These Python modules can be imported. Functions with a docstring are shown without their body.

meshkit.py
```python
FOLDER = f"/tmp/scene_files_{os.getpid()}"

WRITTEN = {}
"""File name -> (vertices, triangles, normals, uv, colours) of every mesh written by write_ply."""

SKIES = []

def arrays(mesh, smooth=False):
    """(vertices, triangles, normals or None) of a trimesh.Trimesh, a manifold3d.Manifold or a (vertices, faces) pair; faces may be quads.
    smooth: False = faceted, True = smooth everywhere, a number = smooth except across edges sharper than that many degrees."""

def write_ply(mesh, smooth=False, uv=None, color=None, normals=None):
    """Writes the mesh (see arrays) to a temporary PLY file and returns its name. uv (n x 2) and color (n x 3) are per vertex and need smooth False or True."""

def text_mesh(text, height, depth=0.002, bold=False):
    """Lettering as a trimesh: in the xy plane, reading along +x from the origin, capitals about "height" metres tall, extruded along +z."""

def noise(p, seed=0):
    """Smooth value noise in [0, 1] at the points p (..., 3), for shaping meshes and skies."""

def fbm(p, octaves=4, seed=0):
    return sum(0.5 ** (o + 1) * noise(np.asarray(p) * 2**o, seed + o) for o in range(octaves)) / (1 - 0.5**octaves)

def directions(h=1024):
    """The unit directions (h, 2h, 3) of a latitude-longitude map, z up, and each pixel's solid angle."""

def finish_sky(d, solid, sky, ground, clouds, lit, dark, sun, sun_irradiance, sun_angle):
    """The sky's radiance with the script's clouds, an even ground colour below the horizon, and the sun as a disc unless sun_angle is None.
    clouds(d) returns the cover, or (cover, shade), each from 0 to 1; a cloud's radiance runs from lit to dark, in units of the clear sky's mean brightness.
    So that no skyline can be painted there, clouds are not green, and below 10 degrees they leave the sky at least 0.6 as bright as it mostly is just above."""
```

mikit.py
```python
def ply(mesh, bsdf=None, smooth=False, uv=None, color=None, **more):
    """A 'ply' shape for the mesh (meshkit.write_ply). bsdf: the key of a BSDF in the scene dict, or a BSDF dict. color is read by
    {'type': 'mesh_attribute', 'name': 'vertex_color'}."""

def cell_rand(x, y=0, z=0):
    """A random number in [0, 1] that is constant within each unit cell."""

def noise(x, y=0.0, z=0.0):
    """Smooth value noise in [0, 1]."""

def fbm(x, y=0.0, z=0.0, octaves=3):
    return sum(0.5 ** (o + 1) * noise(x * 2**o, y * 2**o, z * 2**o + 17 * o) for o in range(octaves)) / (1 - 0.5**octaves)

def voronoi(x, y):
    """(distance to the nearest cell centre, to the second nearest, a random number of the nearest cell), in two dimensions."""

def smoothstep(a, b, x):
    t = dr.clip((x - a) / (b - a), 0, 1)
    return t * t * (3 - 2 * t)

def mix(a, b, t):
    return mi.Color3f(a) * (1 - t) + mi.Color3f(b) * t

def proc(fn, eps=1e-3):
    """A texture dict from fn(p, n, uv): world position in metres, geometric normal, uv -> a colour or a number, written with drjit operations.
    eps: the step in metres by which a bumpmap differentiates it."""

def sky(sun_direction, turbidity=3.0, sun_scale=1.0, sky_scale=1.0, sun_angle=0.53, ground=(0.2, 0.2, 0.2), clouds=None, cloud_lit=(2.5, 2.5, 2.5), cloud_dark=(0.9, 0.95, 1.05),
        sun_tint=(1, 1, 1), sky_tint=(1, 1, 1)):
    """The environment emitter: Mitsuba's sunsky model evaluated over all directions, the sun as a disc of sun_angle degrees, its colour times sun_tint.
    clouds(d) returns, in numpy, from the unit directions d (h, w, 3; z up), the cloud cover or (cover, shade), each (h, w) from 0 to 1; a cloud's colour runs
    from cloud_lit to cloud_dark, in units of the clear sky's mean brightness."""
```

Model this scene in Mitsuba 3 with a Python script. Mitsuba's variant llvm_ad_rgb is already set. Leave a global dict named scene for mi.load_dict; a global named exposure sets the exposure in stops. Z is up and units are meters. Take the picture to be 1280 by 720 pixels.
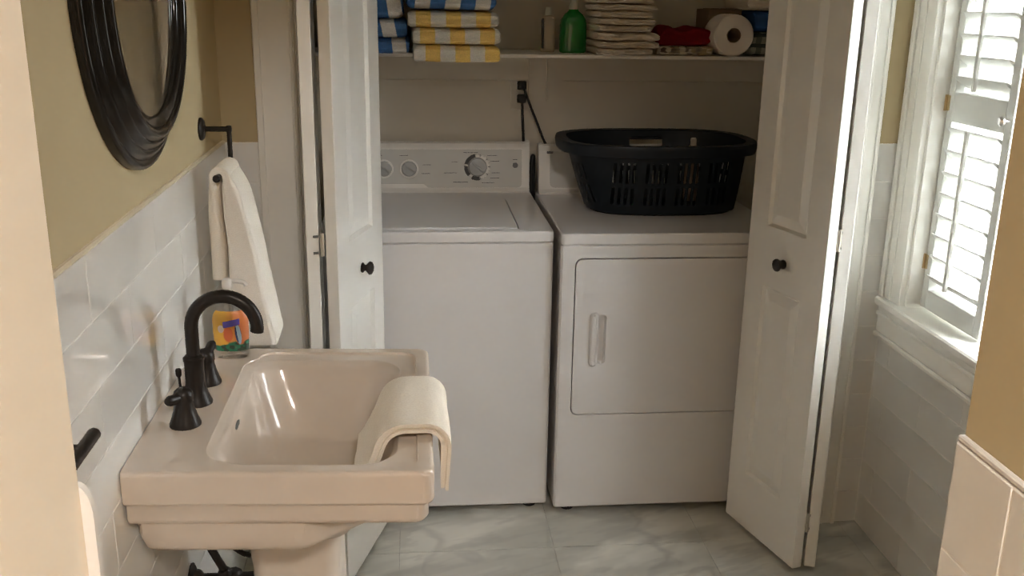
import math, random
import numpy as np, trimesh
import drjit as dr
import mitsuba as mi
import mikit
import manifold3d as m3
import shapely
from meshkit import noise as mnoise

T = mi.ScalarTransform4f
PI = math.pi
rng = random.Random(7)
scene, labels = {}, {}

# ------------------------------------------------------------------ camera, sky, lights, exposure
F_PX, PITCH, YAW, ROLL, CAM_H = 1236.9, 16.41, 5.883, 0.95, 1.575
_y, _p, _r = (math.radians(a) for a in (YAW, PITCH, ROLL))
_fw = np.array([math.sin(_y) * math.cos(_p), math.cos(_y) * math.cos(_p), -math.sin(_p)])
_rt = np.array([math.cos(_y), -math.sin(_y), 0.0])
_up0 = np.cross(_rt, _fw)
_up = -_rt * math.sin(_r) + _up0 * math.cos(_r)
CAM = np.array([0.0, 0.0, CAM_H])
scene['camera'] = dict(type='perspective', fov=math.degrees(2 * math.atan(640 / F_PX)), fov_axis='x', near_clip=0.02, far_clip=200.0,
                       to_world=T().look_at(origin=CAM.tolist(), target=(CAM + _fw).tolist(), up=_up.tolist()))
exposure = 1.5
SKY_SCALE, SUN_SCALE = 74.0, 1.0
SUN_DIR = (-0.55, 0.30, 0.78)
HALL_LAMP = (60.0, 55.0, 51.0)      # warm ceiling lamp of the hall behind the camera
scene['sky'] = mikit.sky(SUN_DIR, turbidity=3.5, sun_scale=SUN_SCALE, sky_scale=SKY_SCALE, ground=(0.10, 0.10, 0.09), clouds=lambda d: (np.full(d.shape[:2], 0.85), np.full(d.shape[:2], 0.2)), cloud_lit=(1.0, 0.98, 0.88), cloud_dark=(0.9, 0.9, 0.84))

# ------------------------------------------------------------------ materials
nz, fbm, sstep, mix = mikit.noise, mikit.fbm, mikit.smoothstep, mikit.mix

def rgb(*c):
    return {'type': 'rgb', 'value': list(c)}

def pr(name, color, rough=0.5, metal=0.0, coat=0.0, coat_gloss=0.9, spec=0.5, sheen=0.0, bump=None, bscale=1.0):
    d = {'type': 'principled', 'base_color': color if isinstance(color, dict) else rgb(*color), 'roughness': rough, 'metallic': metal, 'specular': spec}
    if coat:
        d['clearcoat'], d['clearcoat_gloss'] = coat, coat_gloss
    if sheen:
        d['sheen'] = sheen
    if bump is not None:
        d = {'type': 'bumpmap', 'arbitrary': bump, 'scale': bscale, 'bsdf': d}
    scene['mat_' + name] = {'type': 'twosided', 'bsdf': d}
    return 'mat_' + name

M = {}
M['tan'] = pr('tan', mikit.proc(lambda p, n, uv: mix((0.435, 0.358, 0.215), (0.460, 0.380, 0.235), fbm(p.x * 3, p.y * 3, p.z * 3))), 0.75, spec=0.3)
M['trim'] = pr('trim', (0.80, 0.79, 0.75), 0.33)
M['cream'] = pr('cream', (0.74, 0.67, 0.55), 0.55)
M['ceiling'] = pr('ceiling', (0.80, 0.79, 0.76), 0.9, spec=0.1)
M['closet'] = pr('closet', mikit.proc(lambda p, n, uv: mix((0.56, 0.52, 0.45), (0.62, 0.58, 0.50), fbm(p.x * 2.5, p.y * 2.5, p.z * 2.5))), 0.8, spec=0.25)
M['tile'] = pr('tile', mikit.proc(lambda p, n, uv: mix((0.71, 0.71, 0.69), (0.76, 0.76, 0.74), fbm(p.x * 1.7, p.y * 1.7, p.z * 1.7))), 0.07)
M['grout'] = pr('grout', (0.80, 0.79, 0.76), 0.9, spec=0.1)
M['floor_grout'] = pr('floor_grout', (0.36, 0.355, 0.325), 0.8, spec=0.2)
M['caulk'] = pr('caulk', (0.62, 0.55, 0.42), 0.6)

def marble(p, n, uv):
    w = fbm(p.x * 2.2 + 3.1, p.y * 2.2, 0.7, 4)
    v = dr.abs(fbm(p.x * 3.0 + w * 2.6, p.y * 3.4 - w * 1.8, 4.0, 4) - 0.5)
    vein = 1 - sstep(0.0, 0.06, v)
    cloud = fbm(p.x * 3.5 + w * 2 + 9, p.y * 9 - p.x * 3.0, 2.0, 4)
    streak = sstep(0.52, 0.72, fbm(p.x * 9 + w * 3, p.y * 30 - p.x * 9, 6.0, 4))
    c = mix((0.54, 0.53, 0.48), (0.37, 0.365, 0.325), sstep(0.3, 0.7, cloud))
    c = mix(c, (0.27, 0.265, 0.24), streak * 0.32)
    return mix(c, (0.26, 0.255, 0.24), vein * 0.35)
M['marble'] = pr('marble', mikit.proc(marble), 0.16)
M['porcelain'] = pr('porcelain', (0.61, 0.53, 0.45), 0.10, coat=0.6)
M['bronze'] = pr('bronze', (0.016, 0.0125, 0.010), 0.36, metal=0.2, spec=0.3)
M['mirror_frame'] = pr('mirror_frame', mikit.proc(lambda p, n, uv: mix((0.004, 0.0035, 0.003), (0.010, 0.008, 0.006), fbm(p.y * 30, p.z * 30, 1.0))), 0.14, spec=0.35)
scene['mat_mirror'] = {'type': 'twosided', 'bsdf': {'type': 'roughconductor', 'material': 'Ag', 'alpha': 0.004}}
M['mirror'] = 'mat_mirror'
M['enamel'] = pr('enamel', (0.605, 0.60, 0.60), 0.24)
M['plastic_white'] = pr('plastic_white', (0.72, 0.71, 0.68), 0.4)
M['console_gray'] = pr('console_gray', (0.50, 0.50, 0.475), 0.4)
M['knob_gray'] = pr('knob_gray', (0.30, 0.31, 0.31), 0.35)
M['dark'] = pr('dark', (0.02, 0.02, 0.02), 0.5)
M['mark'] = pr('mark', (0.13, 0.13, 0.14), 0.5)
M['gasket'] = pr('gasket', (0.10, 0.10, 0.095), 0.6)
M['basket'] = pr('basket', (0.006, 0.009, 0.013), 0.42, spec=0.25)
M['rubber'] = pr('rubber', (0.010, 0.010, 0.010), 0.55)
M['brass'] = pr('brass', (0.50, 0.40, 0.24), 0.3, metal=1.0)
M['nickel'] = pr('nickel', (0.62, 0.58, 0.52), 0.3, metal=1.0)
M['chrome'] = pr('chrome', (0.75, 0.75, 0.75), 0.15, metal=1.0)

def terry(p):
    return nz(p.x * 420, p.y * 420, p.z * 420)
M['terry'] = pr('terry', mikit.proc(lambda p, n, uv: mix((0.78, 0.74, 0.67), (0.86, 0.825, 0.76), terry(p))), 0.95, spec=0.1, sheen=0.3)
M['terry_cream'] = pr('terry_cream', mikit.proc(lambda p, n, uv: mix((0.72, 0.66, 0.57), (0.80, 0.745, 0.65), terry(p))), 0.95, spec=0.1, sheen=0.3)
M['rag'] = pr('rag', mikit.proc(lambda p, n, uv: mix((0.54, 0.48, 0.40), (0.70, 0.64, 0.55), 0.6 * terry(p) + 0.4 * fbm(p.x * 40, p.y * 40, p.z * 40))), 0.95, spec=0.1, sheen=0.3)

def stripes(c0, c1, period, phase, slant=0.0):
    def fn(p, n, uv):
        t = (p.x - phase + slant * (p.z - 1.4)) / period
        t = t - dr.floor(t)
        k = sstep(0.0, 0.03, t) * (1 - sstep(0.5, 0.53, t))
        return mix(c0, c1, k) * (0.82 + 0.3 * terry(p))
    return mikit.proc(fn)
WHITE_T, YEL, BLU = (0.60, 0.57, 0.52), (0.66, 0.45, 0.13), (0.050, 0.125, 0.28)
M['yellow0'] = pr('yellow0', stripes(WHITE_T, YEL, 0.090, 0.041), 0.95, spec=0.1)
M['yellow1'] = pr('yellow1', stripes(WHITE_T, YEL, 0.090, 0.025), 0.95, spec=0.1)
M['yellow2'] = pr('yellow2', stripes(WHITE_T, YEL, 0.090, 0.013), 0.95, spec=0.1)
M['blue_top'] = pr('blue_top', stripes(WHITE_T, BLU, 0.090, 0.038, -0.12), 0.95, spec=0.1)
M['blue0'] = pr('blue0', stripes(WHITE_T, BLU, 0.084, -0.098, 0.10), 0.95, spec=0.1)
M['blue1'] = pr('blue1', stripes(WHITE_T, BLU, 0.084, -0.116, 0.20), 0.95, spec=0.1)
M['blue2'] = pr('blue2', stripes(WHITE_T, BLU, 0.084, -0.092, 0.15), 0.95, spec=0.1)
M['red_cloth'] = pr('red_cloth', mikit.proc(lambda p, n, uv: mix((0.11, 0.004, 0.008), (0.19, 0.009, 0.013), terry(p))), 0.9, spec=0.1)

def patterned(p, n, uv):
    a, b, c = mikit.voronoi(p.x * 60, (p.z + p.y) * 70)
    return mix(mix((0.55, 0.50, 0.40), (0.10, 0.07, 0.05), sstep(0.40, 0.62, c)), (0.30, 0.22, 0.12), sstep(0.75, 0.8, c))
M['patterned'] = pr('patterned', mikit.proc(patterned), 0.9, spec=0.1)

def plaid(p, n, uv):
    a = p.x * 26 - dr.floor(p.x * 26)
    b = (p.z * 30 + p.y * 8) - dr.floor(p.z * 30 + p.y * 8)
    c = mix((0.10, 0.115, 0.09), (0.24, 0.235, 0.19), sstep(0.45, 0.55, a))
    return mix(c, (0.05, 0.065, 0.06), sstep(0.55, 0.62, b))
M['plaid'] = pr('plaid', mikit.proc(plaid), 0.9, spec=0.1)
M['blue_cloth'] = pr('blue_cloth', (0.025, 0.075, 0.19), 0.9, spec=0.1)
M['dark_cloth'] = pr('dark_cloth', (0.03, 0.026, 0.024), 0.95, spec=0.1)
M['cardboard'] = pr('cardboard', (0.22, 0.16, 0.11), 0.85, spec=0.1)
M['paper'] = pr('paper', (0.74, 0.69, 0.63), 0.95, spec=0.05)
M['green_bottle'] = pr('green_bottle', (0.006, 0.16, 0.022), 0.12, coat=0.8)
M['clear_cap'] = pr('clear_cap', (0.55, 0.58, 0.52), 0.25)
M['beige_plastic'] = pr('beige_plastic', (0.42, 0.36, 0.27), 0.3)
M['shutter'] = pr('shutter', (0.60, 0.61, 0.585), 0.45)
scene['mat_glass'] = {'type': 'thindielectric', 'int_ior': 1.5}
scene['mat_clear'] = {'type': 'dielectric', 'int_ior': 1.36, 'specular_transmittance': rgb(0.97, 0.95, 0.93)}
M['wood'] = pr('wood', mikit.proc(lambda p, n, uv: mix((0.30, 0.17, 0.08), (0.40, 0.24, 0.12), fbm(p.x * 30, p.y * 3, 0.0))), 0.3)

SOAP_C = (-0.398, 2.095, 0.806)
def soap_print(p, n, uv):
    x, z = (p.x - SOAP_C[0]) / 0.034, (p.z - SOAP_C[2]) / 0.118
    c = mix((0.75, 0.42, 0.05), (0.62, 0.20, 0.07), sstep(-0.5, 0.6, x))
    c = mix(c, (0.62, 0.14, 0.05), 1 - sstep(0.25, 0.34, dr.sqrt(dr.square(x + 0.1) + dr.square((z - 0.50) * 2.0))))
    plants = sstep(0.30, 0.36, 0.55 - z + 0.20 * nz(x * 3.0 + 5, z * 9.0, 3.0))
    c = mix(c, mix((0.02, 0.17, 0.09), (0.03, 0.05, 0.03), sstep(0.4, 0.6, nz(x * 6, z * 16, 1.0))), plants)
    fish = 1 - sstep(0.14, 0.17, dr.sqrt(dr.square((x - 0.52) * 0.8) + dr.square((z - 0.50) * 0.85 + (x - 0.52) * 0.30)))
    tone = mix((0.45, 0.62, 0.75), (0.03, 0.06, 0.16), sstep(0.45, 0.55, dr.sin(x * 14 + z * 6) * 0.5 + 0.5))
    c = mix(c, tone, fish)
    zb = z - 0.70 - 0.06 * x
    banner = (1 - sstep(0.055, 0.065, dr.abs(zb))) * sstep(-0.42, -0.38, x) * (1 - sstep(0.62, 0.66, x))
    c = mix(c, (0.10, 0.07, 0.36), banner)
    spot = 1 - sstep(0.13, 0.16, dr.sqrt(dr.square((x + 0.55) * 0.75) + dr.square((z - 0.60) * 2.0)))
    return mix(c, (0.66, 0.52, 0.45), spot)
M['soap_label'] = pr('soap_label', mikit.proc(soap_print), 0.35)

# ------------------------------------------------------------------ helpers
def V(a):
    return np.asarray(a, float)

def tm(v, f):
    f = np.asarray(f, int)
    if f.shape[1] == 4:
        f = np.vstack([f[:, [0, 1, 2]], f[:, [0, 2, 3]]])
    return trimesh.Trimesh(V(v), f, process=False)

def man(mesh):
    mesh = mesh.copy()
    mesh.merge_vertices()
    return m3.Manifold(m3.Mesh(np.asarray(mesh.vertices, np.float32), np.asarray(mesh.faces, np.uint32)))

def unman(m):
    a = m.to_mesh()
    return trimesh.Trimesh(a.vert_properties[:, :3], a.tri_verts, process=False)

def cat(*ms):
    return trimesh.util.concatenate([m for m in ms if m is not None])

def box(x0, x1, y0, y1, z0, z1, bev=0.0):
    """A box with edges chamfered by bev."""
    if bev <= 0:
        m = trimesh.creation.box((x1 - x0, y1 - y0, z1 - z0))
    else:
        hx, hy, hz = (x1 - x0) / 2, (y1 - y0) / 2, (z1 - z0) / 2
        b = min(bev, hx * 0.9, hy * 0.9, hz * 0.9)
        p = [(sx * (hx - b * (k != 0)), sy * (hy - b * (k != 1)), sz * (hz - b * (k != 2)))
             for sx in (-1, 1) for sy in (-1, 1) for sz in (-1, 1) for k in range(3)]
        m = trimesh.convex.convex_hull(np.array(p))
    m.apply_translation(((x0 + x1) / 2, (y0 + y1) / 2, (z0 + z1) / 2))
    return m

def loft(rings, caps=True):
    """Rings of equal length, counter-clockwise seen from the side they advance to."""
    n, k = len(rings[0]), len(rings)
    v = np.vstack([V(r) for r in rings])
    f = []
    for i in range(k - 1):
        for j in range(n):
            a, b = i * n + j, i * n + (j + 1) % n
            f.append((a, b, b + n)); f.append((a, b + n, a + n))
    if caps:
        c0, c1 = len(v), len(v) + 1
        v = np.vstack([v, V(rings[0]).mean(0), V(rings[-1]).mean(0)])
        for j in range(n):
            f.append((c0, (j + 1) % n, j)); f.append((c1, (k - 1) * n + j, (k - 1) * n + (j + 1) % n))
    return tm(v, f)

def rr(x0, x1, y0, y1, z, r=0.02, n=6, corners=(1, 1, 1, 1)):
    """Rounded rectangle ring in the plane z; corners: (x1y0, x1y1, x0y1, x0y0)."""
    pts = []
    for (cx, cy, a0), on in zip(((x1, y0, -PI / 2), (x1, y1, 0), (x0, y1, PI / 2), (x0, y0, PI)), corners):
        rad = r if on else 0.0008
        sx, sy = (-1 if cx == x1 else 1), (-1 if cy == y1 else 1)
        for i in range(n + 1):
            a = a0 + PI / 2 * i / n
            pts.append((cx + sx * rad + rad * math.cos(a), cy + sy * rad + rad * math.sin(a), z))
    return V(pts)

def ell(cx, cy, z, a, b, n=48, e=2.0):
    t = np.arange(n) * 2 * PI / n
    c, s = np.cos(t), np.sin(t)
    return np.stack([cx + a * np.sign(c) * np.abs(c) ** (2 / e), cy + b * np.sign(s) * np.abs(s) ** (2 / e), np.full(n, z)], 1)

def lathe(profile, n=32):
    """profile: (radius, z) pairs from bottom to top."""
    return loft([ell(0, 0, z, max(r, 1e-4), max(r, 1e-4), n) for r, z in profile])

def place(m, loc=(0, 0, 0), axis=None, rot=None):
    """Turns the mesh's +z to axis, then moves it."""
    m = m.copy()
    if rot is not None:
        m.apply_transform(rot)
    if axis is not None:
        m.apply_transform(trimesh.geometry.align_vectors((0, 0, 1), V(axis) / np.linalg.norm(axis)))
    m.apply_translation(loc)
    return m

def tube(pts, r, sides=12):
    p = V(pts)
    r = np.broadcast_to(np.asarray(r, float), (len(p),))
    t = np.gradient(p, axis=0)
    t /= np.linalg.norm(t, axis=1, keepdims=True)
    a = np.cross(t[0], (0.31, 0.17, 0.93) if abs(t[0][2]) < 0.9 else (1, 0.1, 0))
    rings = []
    for i in range(len(p)):
        a = a - t[i] * (a @ t[i]); a /= np.linalg.norm(a)
        b = np.cross(t[i], a)
        ang = np.arange(sides) * 2 * PI / sides
        rings.append(p[i] + r[i] * (np.cos(ang)[:, None] * a + np.sin(ang)[:, None] * b))
    return loft(rings)

def spline(pts, n=40):
    """Catmull-Rom through the points."""
    p = V(pts)
    p = np.vstack([2 * p[0] - p[1], p, 2 * p[-1] - p[-2]])
    out, seg = [], len(p) - 3
    for t in np.linspace(0, seg, n):
        i = min(int(t), seg - 1); u = t - i
        a, b, c, d = p[i:i + 4]
        out.append(0.5 * (2 * b + (c - a) * u + (2 * a - 5 * b + 4 * c - d) * u * u + (3 * b - a - 3 * c + d) * u ** 3))
    return V(out)

def extrude_x(poly, x0, x1):
    """A closed (y, z) polygon, counter-clockwise seen from +x, extruded from x0 to x1."""
    import shapely
    m = trimesh.creation.extrude_polygon(shapely.Polygon(poly), x1 - x0, engine='earcut')
    v = np.array(m.vertices)
    return tm(np.stack([v[:, 2] + x0, v[:, 0], v[:, 1]], 1), m.faces)

def extrude_y(poly, y0, y1):
    import shapely
    m = trimesh.creation.extrude_polygon(shapely.Polygon(poly), y1 - y0, engine='earcut')
    v = np.array(m.vertices)
    return tm(np.stack([v[:, 0], y1 - v[:, 2], v[:, 1]], 1), m.faces)

def extrude_z(poly, z0, z1):
    import shapely
    m = trimesh.creation.extrude_polygon(shapely.Polygon(poly), z1 - z0, engine='earcut')
    m.apply_translation((0, 0, z0))
    return m

def solid_sheet(P, th):
    """A grid of points (nu, nv, 3) given thickness th: a closed mesh."""
    P = V(P)
    du, dv = np.gradient(P, axis=0), np.gradient(P, axis=1)
    n = np.cross(du, dv)
    n /= np.linalg.norm(n, axis=2, keepdims=True) + 1e-12
    A, B = P + n * th / 2, P - n * th / 2
    nu, nv = P.shape[:2]
    idx = np.arange(nu * nv).reshape(nu, nv)
    f = []
    q = np.stack([idx[:-1, :-1], idx[1:, :-1], idx[1:, 1:], idx[:-1, 1:]], -1).reshape(-1, 4)
    off = nu * nv
    f = [q, q[:, ::-1] + off]
    edge = np.concatenate([idx[:, 0], idx[-1, 1:], idx[::-1, -1][1:], idx[0, ::-1][1:-1]])
    nxt = np.roll(edge, -1)
    f.append(np.stack([edge, edge + off, nxt + off, nxt], 1))
    m = tm(np.vstack([A.reshape(-1, 3), B.reshape(-1, 3)]), np.vstack(f))
    m.fix_normals()
    return m

def numbered(key):
    if key not in scene and key not in labels:
        return key
    i = 1
    while f'{key}_{i:03d}' in scene or f'{key}_{i:03d}' in labels:
        i += 1
    return f'{key}_{i:03d}'

def obj(name, mesh, mat, parent=None, smooth=False, label=None, to_world=None, **more):
    """ONE entry of the scene; under parent it is a part."""
    key = numbered((parent + '__' if parent else '') + name)
    shape = mesh if isinstance(mesh, dict) else mikit.ply(mesh, M.get(mat, mat), smooth=smooth, **more)
    if to_world is not None:
        shape = {**shape, 'to_world': to_world}
    scene[key] = shape
    if label and parent:
        labels[key] = {'label': label}
    return key

def thing(name, label, category, group=None):
    key = numbered(name)
    labels[key] = {'label': label, 'category': category}
    if group:
        labels[key]['group'] = group
    return key

def single(name, mesh, mat, label, category, group=None, smooth=False, **more):
    key = obj(name, mesh, mat, None, smooth, **more)
    labels[key] = {'label': label, 'category': category}
    if group:
        labels[key]['group'] = group
    return key

def struct(name, mesh, mat, label, category, smooth=False):
    key = obj(name, mesh, mat, None, smooth)
    labels[key] = {'label': label, 'category': category, 'kind': 'structure'}
    return key

# ------------------------------------------------------------------ the room shell
XL, XR, YB = -0.4925, 1.378, 2.677          # faces of the tiled left, right and closet walls
PT = 0.008                                   # the tile stands this far off the plaster
TOP = 1.193                                  # top of the wainscot: eleven courses of 0.1085
ROW, TLEN = 0.1085, 0.406
CEIL = 2.44
XLP, XRP, YBP = XL - PT, XR + PT, YB + PT
WY0, WY1, WZ0, WZ1 = 1.90, 2.56, 0.745, 2.02  # window opening

struct('floor', box(-1.0, 1.75, -3.1, 3.75, -0.12, -0.0012), 'floor_grout', 'grout bed of the bathroom and closet floor', 'floor')
struct('ceiling', box(-1.0, 1.75, -3.1, 3.75, CEIL, CEIL + 0.1), 'ceiling', 'white ceiling', 'ceiling')
struct('wall_left', box(XLP - 0.12, XLP, 0.30, YBP + 0.12, -0.02, CEIL + 0.02), 'tan', 'khaki painted wall above white tile beside the pedestal sink', 'wall')
struct('wall_right', cat(box(XRP, XRP + 0.16, 0.30, WY0, -0.02, CEIL + 0.02), box(XRP, XRP + 0.16, WY1, YBP + 0.12, -0.02, CEIL + 0.02),
                         box(XRP, XRP + 0.16, WY0, WY1, -0.02, WZ0), box(XRP, XRP + 0.16, WY0, WY1, WZ1, CEIL + 0.02)),
       'tan', 'tan painted window wall with white tile below', 'wall')
OX0, OX1, OZ = -0.295, 1.250, 2.06           # closet opening
struct('wall_back', cat(box(XLP, OX0 - 0.015, YBP, YBP + 0.11, -0.02, CEIL + 0.02), box(OX1 + 0.015, XRP, YBP, YBP + 0.11, -0.02, CEIL + 0.02),
                        box(OX0 - 0.015, OX1 + 0.015, YBP, YBP + 0.11, OZ + 0.015, CEIL + 0.02)), 'tan', 'tan wall around the laundry closet opening', 'wall')
SX0, SX1 = -0.270, 0.503                     # doorway between the hall and the bathroom
struct('wall_front', cat(box(XLP, SX0 - 0.012, 0.30, 0.746, -0.02, CEIL + 0.02), box(SX1, XRP, 0.30, 0.790, -0.02, CEIL + 0.02),
                         box(SX0 - 0.012, SX1, 0.30, 0.746, 2.10, CEIL + 0.02)), 'tan', 'tan wall end at the right of the doorway, tiled below', 'wall')
struct('trim_1', box(SX0 - 0.012, SX0, 0.30, 0.746, 0.0, 2.10), 'cream', 'cream painted side of the doorway at the left of the photo', 'door jamb')
# the closet
CX0, CX1, CYB = -0.335, 1.31, 3.50
struct('wall_closet_back', box(CX0, CX1, CYB, CYB + 0.1, -0.02, CEIL + 0.02), 'closet', 'plain greige back wall of the laundry closet', 'wall')
struct('wall_closet_left', box(CX0 - 0.1, CX0, YBP + 0.11, CYB + 0.1, -0.02, CEIL + 0.02), 'closet', 'left side wall of the laundry closet', 'wall')
struct('wall_closet_right', box(CX1, CX1 + 0.1, YBP + 0.11, CYB + 0.1, -0.02, CEIL + 0.02), 'closet', 'right side wall of the laundry closet', 'wall')
# the hall the picture is taken from
struct('wall_hall_left', box(-1.0, -0.9, -3.0, 0.30, -0.02, CEIL + 0.02), 'cream', 'left wall of the hall', 'wall')
struct('wall_hall_right', box(1.6, 1.7, -3.0, 0.30, -0.02, CEIL + 0.02), 'cream', 'right wall of the hall', 'wall')
struct('wall_hall_end', cat(box(-0.9, -0.25, -3.1, -3.0, -0.02, CEIL + 0.02), box(0.65, 1.6, -3.1, -3.0, -0.02, CEIL + 0.02), box(-0.25, 0.65, -3.1, -3.0, 2.05, CEIL + 0.02)),
       'cream', 'end wall of the hall with a door', 'wall')
struct('wall_hall_front', cat(box(-0.9, XLP, 0.30, 0.42, -0.02, CEIL + 0.02), box(XRP, 1.6, 0.30, 0.42, -0.02, CEIL + 0.02)), 'cream', 'hall side of the bathroom wall', 'wall')
struct('floor_hall', box(-0.9, 1.6, -3.0, 0.30, -0.006, 0.0), 'wood', 'brown wooden floor of the hall', 'floor')

# ------------------------------------------------------------------ tiles, each a part of the wall or floor it is laid on
_tile_cache = {}
def tile_ply(la, lb, mat, th, bev):
    k = (round(la, 4), round(lb, 4), mat)
    if k not in _tile_cache:
        a, b = la / 2, lb / 2
        def ring(i, z):
            return [(-a + i, -b + i, z), (a - i, -b + i, z), (a - i, b - i, z), (-a + i, b - i, z)]
        v = ring(0, 0) + ring(0, th - bev) + ring(bev * 0.35, th - bev * 0.35) + ring(bev, th)
        f = [(i * 4 + j, i * 4 + (j + 1) % 4, i * 4 + 4 + (j + 1) % 4, i * 4 + 4 + j) for i in range(3) for j in range(4)] + [(12, 13, 14, 15)]
        _tile_cache[k] = mikit.ply(tm(v, f), M[mat])
    return _tile_cache[k]

def lay(parent, u0, u1, v0, v1, frame, mat='tile', du=TLEN, dv=ROW, uoff=0.0, vtop=True, shift=0.5, joint=0.0026, th=PT, bev=0.0010, tilt=0.0022, name='tile'):
    """Lays tiles over u0..u1, v0..v1 of a plane. frame(u, v) gives the point on the bed; frame.axes the three axes."""
    nrow = int(math.ceil((v1 - v0) / dv - 1e-6))
    A, B, N = (V(x) for x in frame.axes)
    for r in range(nrow):
        b1 = v1 - r * dv if vtop else min(v1, v0 + (r + 1) * dv)
        b0 = max(v0, v1 - (r + 1) * dv) if vtop else v0 + r * dv
        if b1 - b0 < 0.012:
            continue
        o = uoff + (shift * du if r % 2 else 0.0)
        k = math.floor((u0 - o) / du)
        while o + k * du < u1 - 1e-6:
            a0, a1 = max(u0, o + k * du), min(u1, o + (k + 1) * du)
            k += 1
            if a1 - a0 < 0.012:
                continue
            P = tile_ply(a1 - a0 - joint, b1 - b0 - joint, mat, th, bev)
            c = V(frame((a0 + a1) / 2, (b0 + b1) / 2))
            e, g = rng.uniform(-tilt, tilt), rng.uniform(-tilt, tilt)
            n = N + A * e + B * g
            n /= np.linalg.norm(n)
            a = A - n * (A @ n); a /= np.linalg.norm(a)
            b = np.cross(n, a)
            m = np.eye(4); m[:3, 0], m[:3, 1], m[:3, 2], m[:3, 3] = a, b, n, c
            obj(name, P, None, parent, to_world=T(m.tolist()))

def plane(point, A, B, N):
    f = lambda u, v: point(u, v)
    f.axes = (A, B, N)
    return f

lay('wall_left', 0.757, YB - 0.001, 0.002, TOP, plane(lambda u, v: (XLP, u, v), (0, 1, 0), (0, 0, 1), (1, 0, 0)), uoff=1.497, shift=0.5)
lay('wall_right', 0.80, 1.785, 0.002, TOP, plane(lambda u, v: (XRP, u, v), (0, -1, 0), (0, 0, 1), (-1, 0, 0)), uoff=1.78)
lay('wall_right', 1.785, YB - 0.001, 0.002, 0.6285 + 0.0225, plane(lambda u, v: (XRP, u, v), (0, -1, 0), (0, 0, 1), (-1, 0, 0)), uoff=1.785)
lay('wall_back', XL + 0.001, -0.408, 0.002, TOP, plane(lambda u, v: (u, YBP, v), (1, 0, 0), (0, 0, 1), (0, -1, 0)), uoff=-0.60)
lay('wall_back', 1.306, XR - 0.001, 0.002, TOP, plane(lambda u, v: (u, YBP, v), (1, 0, 0), (0, 0, 1), (0, -1, 0)), uoff=1.0)
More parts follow.
